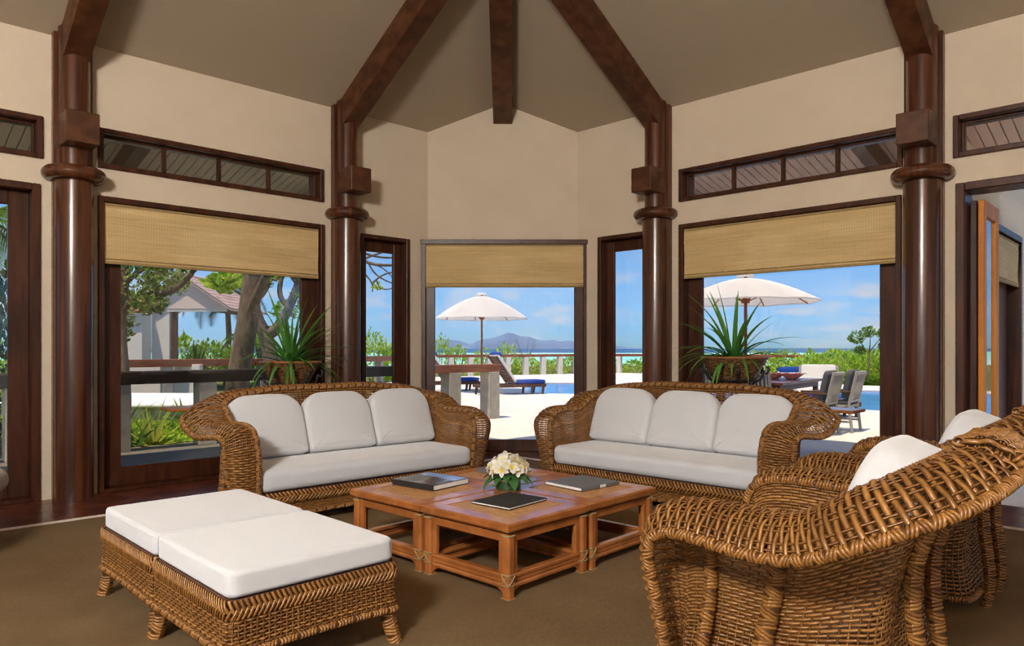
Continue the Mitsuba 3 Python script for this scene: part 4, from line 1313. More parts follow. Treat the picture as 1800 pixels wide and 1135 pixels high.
put('sea', (v, np.array([[0, 1, 2], [0, 2, 3]])), 'm_sea', kind='structure', label='turquoise lagoon and dark blue sea up to the horizon', category='sea')

# the island on the horizon: a ridge with real depth
def ridge(prof, dist, depth, name, label):
    px = np.array([p for p, _ in prof], float); py = np.array([q for _, q in prof], float)
    xs = np.linspace(px[0], px[-1], 150)
    zs = PchipInterpolator(px, py)(xs)
    X = (xs - 900) * dist / FOC
    H = (612.6 - zs) * dist / FOC + 8
    ny = 26
    t = np.linspace(-1, 1, ny)
    XX, TT = np.meshgrid(X, t)
    nz = meshkit.fbm(np.stack([XX / 350, TT * 4, XX * 0], -1), 4, 5)
    ZZ = (H[None] * (1 - np.abs(TT) ** 1.3)) * (0.86 + 0.28 * nz * np.abs(TT) + .14 * (1 - np.abs(TT))) - 4.5
    YY = dist + TT * depth
    i, j = np.meshgrid(np.arange(ny - 1), np.arange(149), indexing='ij')
    q = np.stack([i * 150 + j, i * 150 + j + 1, (i + 1) * 150 + j + 1, (i + 1) * 150 + j], -1).reshape(-1, 4)
    put(name, (np.stack([XX, YY, ZZ], -1).reshape(-1, 3), np.vstack([q[:, [0, 1, 2]], q[:, [0, 2, 3]]])), 'm_hazed_hill', smooth=True, label=label, category='island')


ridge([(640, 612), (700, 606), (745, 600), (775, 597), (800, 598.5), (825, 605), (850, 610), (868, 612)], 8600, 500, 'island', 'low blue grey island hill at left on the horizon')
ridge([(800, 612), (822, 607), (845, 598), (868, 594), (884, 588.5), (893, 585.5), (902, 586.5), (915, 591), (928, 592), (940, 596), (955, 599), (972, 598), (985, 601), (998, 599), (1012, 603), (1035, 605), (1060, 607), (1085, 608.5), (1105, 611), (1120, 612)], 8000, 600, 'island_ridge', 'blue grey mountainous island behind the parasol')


# ---------------------------------------------------------------- railings
def railing(pts, spacing, label, rw=.26, rh=.14, top=1.0, post=.26, base=GZ, mp='m_concrete', mr='m_rail', offset=.25):
    k = thing('railing', label, 'railing')
    pts = [np.asarray(p, float) for p in pts]
    for a, b in zip(pts[:-1], pts[1:]):
        d = b - a; L = np.linalg.norm(d); d /= L
        ang = math.atan2(d[1], d[0])
        put(k + '__rail', xf(box(0, L, -rw / 2, rw / 2, top - rh, top, .01), mat((a[0], a[1], 0), rz=ang)), mr)
        s = offset
        while s < L:
            p = a + d * s
            put(k + '__post', xf(box(-post / 2, post / 2, -post / 2, post / 2, base, top - rh, .01), mat((p[0], p[1], 0), rz=ang)), mp)
            s += spacing
    return k


rA = onfloor(872, 639.5, 1.0)[:2]
rdir = np.array([-.722, -.692])
railing([rA, rA + rdir * 2.35], .95, 'low terrace railing with thick concrete posts just outside the middle window', post=.27, offset=.16)
railing([rA + rdir * 2.352, rA + rdir * 16], 1.1, 'timber rail along the left porch, shade painted into its dark colour', post=.24, mr='m_shaded_rail', offset=.94, rh=.165, base=-.03)
scene['m_shaded_rail'] = two(prin((0.030, 0.022, 0.018), 0.5, specular=0.3))  # dark copy of the rail wood, porch shade put into its colour
railing([(-11.6, 17.6), (-7.6, 21.2), (-5.3, 27.5), (-4.0, 33.2)], 2.4, 'red brown garden railing beyond the left porch', rw=.3, rh=.2, top=1.0, offset=.6)
railing([(-4.0, 33.4), (5.4, 39.2)], 1.05, 'far terrace railing on white posts in front of the lagoon', rw=.22, rh=.13, post=.24, mp='m_plaster')
railing([(5.6, 39.2), (13.6, 33.6)], 1.9, 'far terrace railing behind the right parasol', rw=.22, rh=.13, post=.24, mp='m_plaster')


# ---------------------------------------------------------------- parasols
def parasol(P, top, rim, R, label):
    k = thing('parasol', label, 'parasol')
    n = 8
    rings = 9
    a = np.arange(n * 6) * 2 * math.pi / (n * 6) + .2
    rows = []
    for i in range(rings + 1):
        t = i / rings
        r = .06 + (R - .06) * t
        z = top - .10 - (top - .10 - rim) * (t ** 1.55)
        ph = (a - .2) * n / (2 * math.pi) % 1.0
        sag = 1 - .035 * t * np.sin(math.pi * ph)
        rows.append(np.column_stack([P[0] + r * sag * np.cos(a), P[1] + r * sag * np.sin(a), z - .06 * t * np.sin(math.pi * ph) * (1 - t) + .02 * t * t * np.sin(math.pi * ph)]))
    rows.append(rows[-1] - [0, 0, .025])
    m = len(a)
    v = np.vstack(rows)
    i, j = np.meshgrid(np.arange(len(rows) - 1), np.arange(m), indexing='ij')
    q = np.stack([i * m + j, (i + 1) * m + j, (i + 1) * m + (j + 1) % m, i * m + (j + 1) % m], -1).reshape(-1, 4)
    put(k + '__canopy', (v, np.vstack([q[:, [0, 1, 2]], q[:, [0, 2, 3]]])), 'm_canvas', smooth=35)
    put(k + '__vent_cap', lathe([(.16, top - .085), (.155, top - .045), (.10, top - .01), (0, top)], 24, (*P, 0)), 'm_canvas', smooth=30)
    put(k + '__pole', tube([(*P, GZ + .05), (*P, top - .06)], .030, 12), 'm_rail', smooth=30)
    put(k + '__base', lathe([(0, GZ), (.28, GZ), (.28, GZ + .07), (.06, GZ + .10), (0, GZ + .10)], 28, (*P, 0)), 'm_concrete', smooth=30)
    put(k + '__hub', lathe([(.035, rim - .02), (.075, rim - .02), (.085, rim + .05), (.035, rim + .07)], 16, (*P, 0)), 'm_rail', smooth=30)
    for i in range(n):
        ph = .2 + i * 2 * math.pi / n
        u = np.array([math.cos(ph), math.sin(ph)])
        zz = lambda t: top - .115 - (top - .10 - rim) * (t ** 1.55)
        rib = [np.array([*(P + u * (.06 + (R - .06) * t)), zz(t) - .012]) for t in np.linspace(.02, .97, 9)]
        rk_ = put(k + '__rib', tube(rib, .012, 5), 'm_rail')
        put(rk_ + '__strut', tube([(*(P + u * .06), rim + .02), rib[4]], .010, 5), 'm_rail')
    return k


parasol(np.array([-.92, 22.0]), 2.99, 2.20, 1.43, 'white round parasol standing over the loungers in the middle window')
parasol(np.array([4.30, 13.3]), 2.69, 2.15, 1.31, 'white round parasol over the outdoor dining table in the right window')


# ---------------------------------------------------------------- loungers
def lounger(P, ang, label, tilt=54):
    k = thing('sun_lounger', label, 'lounger', 'sun loungers by the pool')
    M = mat((P[0], P[1], GZ), rz=ang)                        # local x from head to foot
    L, Wd, zf = 2.05, .68, .30
    put(k + '__frame', xf(cat(box(0, L, -Wd / 2, -Wd / 2 + .05, zf - .09, zf, .006), box(0, L, Wd / 2 - .05, Wd / 2, zf - .09, zf, .006), box(0, .06, -Wd / 2 + .05, Wd / 2 - .05, zf - .09, zf), box(L - .06, L, -Wd / 2 + .05, Wd / 2 - .05, zf - .09, zf)), M), 'm_darkwood')
    for x in (.12, 1.62, L - .08):
        for y in (-Wd / 2 + .03, Wd / 2 - .03):
            put(k + '__leg', xf(tube([(x - .03, y, 0), (x, y, zf - .08)], [.028, .045], 8), M), 'm_darkwood')
    for i in range(7):
        put(k + '__seat_slat', xf(box(1.08 + i * .135, 1.08 + i * .135 + .10, -Wd / 2 + .05, Wd / 2 - .05, zf - .03, zf - .005), M), 'm_darkwood')
    tl = math.radians(tilt)
    B = M @ mat((1.06, 0, zf), ry=math.pi + tl)
    for i in range(9):
        put(k + '__back_slat', xf(box(.06 + i * .105, .06 + i * .105 + .08, -Wd / 2 + .05, Wd / 2 - .05, -.012, .012), B), 'm_darkwood')
    put(k + '__back_stile', xf(cat(box(0, 1.0, -Wd / 2 + .02, -Wd / 2 + .06, -.02, .02), box(0, 1.0, Wd / 2 - .06, Wd / 2 - .02, -.02, .02)), B), 'm_darkwood')
    put(k + '__back_prop', xf(tube([(1.06 - .55 * math.cos(tl), .2, zf + .55 * math.sin(tl) - .02), (1.06 - .85 * math.cos(tl), .2, zf - .05)], .02, 6), M), 'm_darkwood')
    put(k + '__back_cushion', xf(xf(cushion(rrect(1.0, .62, .05), .10, .035, .01), mat((.51, 0, -.115))), B), 'm_white', smooth=True)
    put(k + '__seat_cushion', xf(xf(cushion(rrect(.98, .62, .05), .11, .035, .01), mat((1.56, 0, zf + .0))), M), 'm_blue', smooth=True, label='blue seat pad')
    put(k + '__head_roll', xf(tube(np.column_stack([np.full(7, .96), np.linspace(-.3, .3, 7), np.full(7, -.11)]), [.07, .085, .09, .09, .09, .085, .07], 14), B), 'm_blue', smooth=40, label='blue rolled head towel')
    return k


lg = onfloor(838, 694, GZ)[:2]
lang = math.radians(24)
lounger(lg, lang, 'teak sun lounger with blue pad below the middle parasol, beside the pool')
lounger(lg + [-2.0, 1.5], lang, 'second teak sun lounger with blue pad, left of the middle parasol pole')
lounger(np.array([5.95, 15.8]), math.radians(-78), 'sun lounger with white back rest and blue head roll, behind the red dishes', 28)

# ---------------------------------------------------------------- outdoor dining set
DT = np.array([4.30, 13.3]); DANG = math.radians(-38.5)
k = thing('dining_table', 'dark outdoor dining table under the right parasol', 'table')
M = mat((*DT, GZ), rz=DANG)
for i in range(14):
    put(k + '__top_slat', xf(box(-1.05 + i * .15, -1.05 + i * .15 + .144, -1.15, 1.15, .72, .765, .004), M), 'm_tabletop')
scene['m_tabletop'] = two(prin((0.13, 0.050, 0.038), 0.22, specular=0.5))
put(k + '__apron', xf(cat(box(-.98, .98, -1.07, -1.03, .63, .72), box(-.98, .98, 1.03, 1.07, .63, .72), box(-.98, -.94, -1.03, 1.03, .63, .72), box(.94, .98, -1.03, 1.03, .63, .72)), M), 'm_darkwood')
for sx in (-.94, .94):
    for sy in (-1.04, 1.04):
        put(k + '__leg', xf(box(sx - .04, sx + .04, sy - .04, sy + .04, 0, .70, .006), M), 'm_darkwood')


def dining_chair(P, ang, label, pad='m_charcoal', wide=1.0):
    """local +y is the front"""
    k = thing('dining_chair', label, 'chair', 'outdoor dining chairs')
    M = mat((P[0], P[1], GZ), rz=ang)
    w = .27 * wide
    for sx in (-1, 1):
        put(k + '__leg', xf(box(sx * w - .022, sx * w + .022, .22, .264, 0, .44, .004), M), 'm_chairgrey')
        put(k + '__leg', xf(tube([(sx * w, -.30, 0), (sx * w, -.25, .44), (sx * w, -.37, .97)], .024, 6), M), 'm_chairgrey')
        put(k + '__arm', xf(cat(box(sx * w - .03, sx * w + .03, -.28, .27, .63, .66, .006), box(sx * w - .02, sx * w + .02, .22, .26, .44, .63)), M), 'm_darkwood')
        put(k + '__stretcher', xf(box(sx * w - .012, sx * w + .012, -.28, .24, .16, .19), M), 'm_chairgrey')
    put(k + '__seat_frame', xf(box(-w, w, -.27, .26, .40, .44, .005), M), 'm_chairgrey')
    Bk = M @ mat((0, -.25, .44), rx=math.atan2(.12, .53))
    put(k + '__top_rail', xf(box(-w - .02, w + .02, -.022, .022, .49, .54, .006), Bk), 'm_chairgrey')
    put(k + '__low_rail', xf(box(-w, w, -.018, .018, .04, .08, .004), Bk), 'm_chairgrey')
    for i in range(8):
        x = -w + .05 + i * (2 * w - .1) / 7
        put(k + '__back_slat', xf(box(x - .013, x + .013, -.010, .010, .08, .49), Bk), 'm_chairgrey')
    put(k + '__seat_cushion', xf(xf(cushion(rrect(.50 * wide, .50, .05), .07, .03, .01), mat((0, .0, .442))), M), pad, smooth=True)
    put(k + '__back_cushion', xf(xf(cushion(rrect(.50 * wide, .46, .06), .09, .035, .02), mat((0, .022, .31), rx=math.pi / 2) @ mat((0, 0, -.13))), Bk), pad, smooth=True)
    return k


cAng = math.radians(51.5)
dining_chair(np.array([5.25, 11.69]), cAng, 'slat backed outdoor dining chair at right, its rear leg standing on the sunlit deck')
dining_chair(np.array([4.67, 11.19]), cAng, 'slat backed outdoor dining chair between the planter and the rightmost slat backed chair')
dining_chair(np.array([3.20, 12.15]), DANG, 'pale outdoor dining chair at the left edge of the right window, beside the planter')
dining_chair(np.array([3.98, 11.60]), DANG, 'outdoor dining chair behind the right edge of the planter bowl')

dining_chair(np.array([6.35, 15.0]), math.radians(155), 'white cushioned outdoor chair beyond the grey slat backed dining chairs', 'm_white', 1.35)


def red_bowl(P, label, seed):
    k = thing('red_dish', label, 'bowl', 'red dishes on the outdoor table')
    rr = np.random.default_rng(seed)
    n = 48
    a = np.arange(n) * 2 * math.pi / n
    rows = []
    for i, (r, z) in enumerate([(.0, .012), (.09, .004), (.15, .05), (.205, .10), (.20, .101), (.14, .06), (.0, .03)]):
        wv = 1 + (.10 * np.sin(a * 8 + 1) * (r / .2)) if i in (2, 3, 4, 5) else 1 + 0 * a
        rows.append(np.column_stack([P[0] + r * wv * np.cos(a), P[1] + r * wv * np.sin(a), np.full(n, .735 + z) + (.012 * np.cos(a * 8) if i in (3, 4) else 0)]))
    v = np.vstack(rows)
    i, j = np.meshgrid(np.arange(len(rows) - 1), np.arange(n), indexing='ij')
    q = np.stack([i * n + j, i * n + (j + 1) % n, (i + 1) * n + (j + 1) % n, (i + 1) * n + j], -1).reshape(-1, 4)
    put(k + '__dish', (v, np.vstack([q[:, [0, 1, 2]], q[:, [0, 2, 3]]])), 'm_red', smooth=True)
    for q_ in range(16):
        ph = q_ * 2.4; rad = .02 + .010 * q_
        v_, f_, c_ = leaf_mesh(.13, .075, .9, (1, 1, 1), fold=.2, base=.3)
        put(k + '__napkin_fold', xf((v_, f_), mat((P[0] + rad * math.cos(ph), P[1] + rad * math.sin(ph), .735 + .07), rz=ph, ry=-.7)), 'm_red', smooth=True)


red_bowl((4.84, 13.4), 'red frilled dish on the outdoor table, just right of the planter bowl', 1)
red_bowl((5.13, 13.25), 'red frilled dish on the outdoor table, nearest the blue head roll', 2)
red_bowl((4.25, 12.75), 'red frilled dish on the outdoor table behind the planter stand', 3)
red_bowl((4.62, 14.05), 'red frilled dish on the outdoor table, farthest from the house', 4)


# ---------------------------------------------------------------- planting
def leaves(C, size, cols, seed, up=.3, aspect=.55):
    """many small two-quad leaves at the points C"""
    rr = np.random.default_rng(seed)
    n = len(C)
    d = rr.normal(0, 1, (n, 3)); d[:, 2] = np.abs(d[:, 2]) * .6 + up; d /= np.linalg.norm(d, axis=1, keepdims=True)
    s = np.cross(d, rr.normal(0, 1, (n, 3))); s /= np.linalg.norm(s, axis=1, keepdims=True)
    L = size * rr.uniform(.6, 1.3, n)[:, None]
    u = np.cross(s, d)
    b = C
    m1, m2 = C + d * L * .5 + s * L * aspect / 2 + u * L * .08, C + d * L * .5 - s * L * aspect / 2 + u * L * .08
    tip = C + d * L - u * L * .1
    v = np.stack([b, m1, tip, m2], 1).reshape(-1, 3)
    i = np.arange(n)[:, None] * 4
    f = np.vstack([i + [0, 1, 2], i + [0, 2, 3]])
    c0 = np.asarray(cols)[rr.integers(0, len(cols), n)] * rr.uniform(.7, 1.3, (n, 1))
    return v, f, c0.repeat(4, 0)


BRIGHT = [(.46, .68, .05), (.60, .78, .08), (.30, .54, .05), (.68, .80, .16)]
MID = [(.10, .24, .035), (.18, .36, .05), (.07, .17, .03), (.28, .45, .08)]
DARK = [(.03, .085, .02), (.055, .13, .025), (.09, .18, .035), (.02, .05, .015)]


def bush(P, rx, ry, h, label, seed, cols=BRIGHT, size=.13, n=900, category='bush', z0=-.16, key='bush', group=None):
    rr = np.random.default_rng(seed)
    k = thing(key, label, category, group)
    d = rr.normal(0, 1, (n, 3)); d[:, 2] = np.abs(d[:, 2]); d /= np.linalg.norm(d, axis=1, keepdims=True)
    lump = .75 + .5 * meshkit.fbm(d * 2.2 + seed, 3, seed)
    C = np.array([P[0], P[1], z0]) + d * np.array([rx, ry, h]) * (lump * rr.uniform(.72, 1.0, n))[:, None]
    v, f, c = leaves(C, size, cols, seed)
    put(k + '__foliage', (v, f), 'm_thinleaf', color=c)
    for i in range(4):
        ph = i * 1.6 + seed
        put(k + '__stem', tube(spline([(P[0], P[1], z0 - .1), (P[0] + .2 * rx * math.cos(ph), P[1] + .2 * ry * math.sin(ph), z0 + h * .3), (P[0] + .5 * rx * math.cos(ph), P[1] + .5 * ry * math.sin(ph), z0 + h * .7)], 6), .02, 5), 'm_bark')
    return k


def hedge(pts, w, h, label, seed, n, size=.16, cols=BRIGHT):
    """a run of bushes, each one its own"""
    for i, p in enumerate(pts):
        hh = h[i] if isinstance(h, (list, tuple)) else h
        bush(np.asarray(p), w, w * .8, hh, label[i] if isinstance(label, list) else label, seed + i, cols, size, n, group=None if isinstance(label, list) else label)


# bushes beyond the terrace
def B(px, d, rx, h, label, seed, cols=BRIGHT, size=.15, n=900, z0=-.3, key='bush', ry=None):
    return bush(((px - 900) * d / FOC, d), rx, rx if ry is None else ry, h, label, seed, cols, size, n, z0=z0, key=key)


B(652, 31, 1.0, 2.15, 'bright green bush behind the garden railing, left side of the narrow left window', 1, size=.16, n=1300)
B(684, 32, .7, 1.6, 'bright green bush behind the garden railing, right side of the narrow left window', 2)
B(775, 36.5, .8, 2.1, 'bright bush behind the far railing at the left edge of the middle window', 3, n=700)
B(806, 36.5, .7, 1.7, 'bright bush behind the far railing left of the parasol pole', 4, n=700)
B(850, 37.5, .9, 1.5, 'bright bush behind the far railing at the parasol pole', 5, n=800)
B(888, 39, .9, 1.75, 'bright bush behind the far railing right of the parasol pole', 6, n=800)
B(926, 40.2, 1.0, 1.20, 'low bright bush behind the far railing, left of the first white post from the lounger', 7, n=900)
B(966, 41.0, .9, .95, 'low bright bush between two far railing posts above the blue lounger pad', 8, n=800)
B(1003, 42.0, .9, 1.1, 'low bright bush behind the far railing at the right edge of the middle window', 9, n=800)
B(1072, 42.0, 1.0, .95, 'low bright bush behind the far railing at left in the narrow right window', 10, n=800)
B(1120, 40.5, 1.0, .95, 'low bright bush behind the far railing at right in the narrow right window', 11, n=800)
B(1215, 37.5, 1.1, 1.5, 'bright bush behind the left edge of the right window', 12, n=800)
B(1345, 35.5, 1.3, 1.45, 'bright bush behind the far railing right of the planter', 13, n=1000)
B(1385, 34.5, 1.2, 1.5, 'bright bush behind the far railing near its end post', 14, n=1000)
for i, (px, d, h) in enumerate([(1428, 29.5, 1.30), (1462, 30.0, 1.55), (1497, 29.0, 1.35), (1532, 28.6, 1.50), (1566, 28.2, 1.35), (1600, 28, 1.5)]):
    B(px, d, 1.15, h, ['bright hedge bush beyond the pool, leftmost', 'bright hedge bush beyond the pool, second from left', 'bright hedge bush beyond the pool, third from left, behind the grey chairs', 'bright hedge bush beyond the pool at the small tree',
                       'bright hedge bush beyond the pool at the right window jamb', 'bright hedge bush beyond the pool hidden by the right window jamb'][i], 20 + i, size=.19, n=1500)
# wisps standing above the far railing
def twig_plant(px, d, top, label, seed, n=6, cols=MID):
    rr = np.random.default_rng(seed)
    P = np.array([(px - 900) * d / FOC, d])
    k = thing('bare_shrub', label, 'shrub')
    for i in range(n):
        ph, sp = rr.uniform(0, 6.28), rr.uniform(.3, 1.0)
        pts = [(P[0], P[1], -.3), (P[0] + .25 * sp * math.cos(ph), P[1] + .2 * math.sin(ph), top * .45), (P[0] + .8 * sp * math.cos(ph), P[1] + .3 * math.sin(ph), top * rr.uniform(.75, 1.05))]
        put(k + '__branch', tube(spline(pts, 8), np.linspace(.022, .008, 8), 5), 'm_bark')


twig_plant(925, 38.8, 1.75, 'bare twiggy shrub above the far railing between parasol pole and clouds', 4)

# the small tree beyond the pool
def tree(P, trunk, crowns, label, seed, cols, size, n, key='tree', bark='m_bark'):
    """trunk: list of (points, r0, r1); crowns: list of (centre, radius)"""
    k = thing(key, label, 'tree')
    for i, (pts, r0, r1) in enumerate(trunk):
        p = spline(pts, 14)
        put(k + ('__trunk' if i == 0 else '__branch'), tube(p, np.linspace(r0, r1, 14), 9), bark, smooth=True)
    rr = np.random.default_rng(seed)
    for c, r in crowns:
        d = rr.normal(0, 1, (n, 3)); d /= np.linalg.norm(d, axis=1, keepdims=True)
        C = np.asarray(c) + d * np.asarray(r) * rr.uniform(.25, 1, (n, 1)) ** .5
        v, f, col = leaves(C, size, cols, seed)
        put(k + '__foliage', (v, f), 'm_thinleaf', color=col)
        seed += 1
    return k


R_ = lambda px, py, d: tuple(ray(px, py, d))
tree(None, [([R_(1526, 672, 27), R_(1527, 640, 27), R_(1529, 610, 27)], .035, .02), ([R_(1528, 622, 27), R_(1512, 600, 27), R_(1506, 588, 27)], .02, .01), ([R_(1528, 620, 27), R_(1545, 598, 27), R_(1556, 588, 27)], .02, .01), ([R_(1529, 612, 27), R_(1530, 590, 27)], .02, .008)],
     [(R_(1505, 595, 27), (.22, .3, .25)), (R_(1526, 584, 27), (.25, .3, .25)), (R_(1553, 588, 27), (.22, .3, .22)), (R_(1512, 617, 27), (.15, .2, .15)), (R_(1554, 612, 27), (.2, .2, .15))],
     'small sparse tree standing in front of the hedge beyond the pool', 40, MID, .12, 170)

# ---- left garden
garden_trunk = [([R_(412, 735, 12.6), R_(420, 660, 12.6), R_(436, 560, 12.6), R_(446, 480, 12.6), R_(462, 380, 12.4)], .21, .15), ([R_(436, 560, 12.6), R_(452, 520, 12.4), R_(476, 470, 12.2), R_(520, 400, 12.0)], .10, .06)]
tree(None, garden_trunk, [(R_(440, 395, 12.5), (1.6, 1.2, .5)), (R_(395, 500, 13.2), (.30, .3, .18)), (R_(560, 380, 12), (1.2, 1.0, .5))], 'thick leaning grey tree trunk in the left window, beside the pavilion', 50, BRIGHT, .17, 260)
d = 20.0
tw = [([R_(480, 690, d), R_(477, 640, d), R_(465, 585, d), R_(452, 560, d), R_(446, 520, d), R_(440, 470, d), R_(436, 420, d)], .24, .10),
      ([R_(470, 590, d), R_(492, 570, d), R_(508, 540, d), R_(524, 500, d), R_(530, 440, d)], .16, .08),
      ([R_(447, 530, d), R_(470, 500, d), R_(482, 470, d), R_(492, 430, d)], .11, .06),
      ([R_(508, 540, d), R_(492, 515, d), R_(498, 480, d), R_(510, 440, d)], .08, .05),
      ([R_(462, 578, d), R_(444, 572, d), R_(430, 560, d)], .14, .11),
      ([R_(524, 500, d), R_(512, 480, d), R_(508, 450, d)], .07, .04),
      ([R_(498, 480, d), R_(484, 492, d), R_(470, 488, d)], .04, .02)]
tree(None, tw, [(R_(478, 440, d), (1.6, 1, .55)), (R_(520, 470, d), (.5, .6, .45)), (R_(462, 492, d), (.4, .5, .3)), (R_(500, 548, d + 1), (.5, .5, .3)), (R_(536, 520, d), (.3, .4, .4))], 'dark forked tree behind the left planter, branching against the sky', 60, MID + BRIGHT, .16, 190)
d = 11.6
tree(None, [([R_(214, 760, d), R_(216, 640, d), R_(212, 560, d), R_(220, 480, d), R_(216, 400, d)], .10, .07), ([R_(214, 560, d), R_(250, 520, d), R_(300, 512, d), R_(338, 478, d), R_(370, 430, d)], .06, .035), ([R_(218, 500, d), R_(240, 480, d), R_(262, 468, d)], .05, .03)],
     [(R_(232, 500, d), (.34, .5, .36)), (R_(262, 535, d), (.26, .4, .20)), (R_(290, 500, d + .6), (.42, .4, .22)), (R_(215, 560, d + .4), (.14, .3, .5)), (R_(300, 470, d), (.4, .4, .18)), (R_(250, 450, d), (.5, .4, .2))],
     'leafy tree with dark branch at the left side of the left window', 70, [(.20, .36, .07), (.48, .62, .12), (.09, .20, .04), (.60, .66, .24), (.34, .28, .16)], .10, 330)
d = 13.5
br = [([R_(560, 380, d), R_(620, 440, d), R_(648, 462, d), R_(680, 466, d), R_(720, 470, d)], .045, .02), ([R_(630, 446, d), R_(640, 480, d), R_(654, 499, d), R_(654, 513, d)], .024, .010), ([R_(654, 499, d), R_(672, 484, d), R_(700, 478, d)], .018, .010), ([R_(648, 462, d), R_(666, 486, d), R_(676, 492, d), R_(700, 500, d)], .018, .01),
      ([R_(600, 420, d), R_(650, 448, d), R_(700, 452, d)], .03, .014), ([R_(640, 455, d), R_(664, 446, d), R_(690, 440, d)], .022, .01), ([R_(662, 492, d), R_(668, 505, d), R_(690, 506, d)], .014, .008), ([R_(655, 464, d), R_(670, 470, d), R_(690, 488, d)], .014, .008)]
tree(None, br, [(R_(664, 507, d), (.05, .05, .05)), (R_(690, 444, d), (.12, .2, .06)), (R_(650, 430, d), (.5, .4, .12))], 'bare curling branches hanging into the top of the narrow left window', 80, BRIGHT, .09, 24, key='tree_branch')


# palms
def palm(c, L, n, label, seed, cols=DARK, el=(.5, -.5)):
    k = thing('palm', label, 'palm')
    rr = np.random.default_rng(seed)
    for i in range(n):
        ph = i * 2.39996 + rr.uniform(-.3, .3); e = el[0] + (el[1] - el[0]) * rr.random()
        t = np.linspace(0, 1, 16)
        ang = e - 1.5 * t ** 1.5
        r = np.concatenate([[0], np.cumsum(np.cos(ang[1:]))]) / 15 * L; z = np.concatenate([[0], np.cumsum(np.sin(ang[1:]))]) / 15 * L
        u = np.array([math.cos(ph), math.sin(ph)]); w = np.array([-u[1], u[0], 0])
        sp = np.column_stack([c[0] + u[0] * r, c[1] + u[1] * r, c[2] + z])
        vs, fs, m = [], [], 0
        for j in range(2, 16):
            for q in range(3):
                p = sp[j - 1] + (sp[j] - sp[j - 1]) * q / 3
                tg = sp[j] - sp[j - 1]; tg /= np.linalg.norm(tg)
                ll = L * .26 * math.sin(math.pi * (.12 + .83 * j / 16))
                for sd in (-1, 1):
                    d_ = w * sd * .8 + tg * .5 - np.array([0, 0, .35]); d_ /= np.linalg.norm(d_)
                    vs += [p - tg * .018, p + tg * .018, p + d_ * ll]; fs.append([m, m + 1, m + 2]); m += 3
        cc = np.asarray(cols)[rr.integers(0, len(cols))] * rr.uniform(.8, 1.2)
        st = tube(sp, np.linspace(.02, .006, 16), 4, cap=False)
        put(k + '__frond', cat((np.array(vs), np.array(fs)), st), 'm_thinleaf', color=np.tile(cc, (len(vs) + len(st[0]), 1)))
    put(k + '__trunk', tube([(c[0], c[1], -.2), (c[0] + .1, c[1], c[2] * .5), tuple(c)], [.14, .11, .09], 10), 'm_bark')
    return k


palm(ray(398, 505, 29), 2.3, 15, 'dark palm crown behind the pavilion roof in the left window', 1, [(.03, .075, .045), (.045, .10, .05), (.02, .06, .04)])
palm(ray(452, 590, 25), 1.5, 13, 'yellow green palm behind the forked tree in the left window', 2, [(.28, .42, .09), (.50, .60, .18), (.14, .28, .06)], el=(.9, -.2))
palm(ray(-30, 380, 9.6), 1.8, 14, 'palm fronds outside the door at the far left edge', 3, MID, el=(.6, -.9))


def spiky(P, n, L, W, label, seed, g1, g2, z0=-.16, key='strap_leaf_plant', spread=(1.35, .35), bend=(.4, 1.4)):
    k = thing(key, label, 'plant')
    rr = np.random.default_rng(seed)
    for i in range(n):
        t = (i + .5) / n
        ph = i * 2.39996 + rr.uniform(-.3, .3)
        e = spread[0] + (spread[1] - spread[0]) * t + rr.uniform(-.1, .1)
        m = rr.uniform(.8, 1.2)
        v_, f_, c_ = leaf_mesh(L * rr.uniform(.75, 1.1), W, bend[0] + (bend[1] - bend[0]) * t, np.array(g1) * m, n=8, fold=.18, col2=np.array(g2) * m, base=.6)
        put(k + '__leaf', xf((v_, f_), mat((P[0], P[1], z0), rz=ph, ry=-e)), 'm_thinleaf', smooth=True, color=c_)
    return k


G = lambda px, py: onfloor(px, py, -.16)[:2]
spiky(G(266, 796), 40, .80, .065, 'yellow green rosette plant in the bed outside the left window', 1, (.48, .50, .10), (.58, .68, .14), bend=(.2, .9))
spiky(G(236, 800), 14, .85, .06, 'dark green strap leaved plant beside the yellow rosette', 2, (.06, .14, .03), (.16, .28, .06), bend=(.3, 1.5))
spiky(G(216, 770), 16, .8, .06, 'green strap leaved plant in front of the white platform at left', 3, (.08, .18, .04), (.22, .36, .08), bend=(.4, 1.6))
spiky(G(322, 752), 18, .85, .055, 'strap leaved plant in front of the right end of the white platform', 4, (.08, .18, .04), (.25, .38, .10), bend=(.4, 1.7))
spiky(G(445, 742), 16, .9, .06, 'strap leaved plant beside the leaning trunk', 5, (.10, .22, .04), (.30, .42, .10), bend=(.4, 1.5))
dd = 22.6
spiky(ray(345, 640, dd)[:2], 30, 1.15, .09, 'dark spiky agave like plant behind the red brown railing', 6, (.022, .055, .025), (.04, .085, .04), z0=.45, spread=(1.5, .15), bend=(.1, .5), key='agave')
spiky(ray(438, 640, 23)[:2], 26, 1.3, .07, 'spiky green plant behind the railing right of the leaning trunk', 7, (.05, .13, .06), (.10, .22, .10), z0=.3, spread=(1.5, .5), bend=(.1, .6), key='agave')
spiky(ray(520, 640, 22)[:2], 26, 1.2, .07, 'spiky green plant behind the railing right of the forked tree', 8, (.06, .15, .05), (.13, .26, .08), z0=.3, spread=(1.5, .5), bend=(.1, .6), key='agave')
B(322, 27.5, .9, 1.7, 'bright green bush under the pavilion roof, left of the agave', 31, n=1200, z0=0, size=.16)
B(375, 28, 1.1, 1.5, 'bright green bush behind the agave in the left window', 32, n=1200, z0=0, size=.16)
B(418, 28.5, .9, 1.3, 'bright green bush behind the leaning trunk', 33, n=900, z0=0, size=.16)
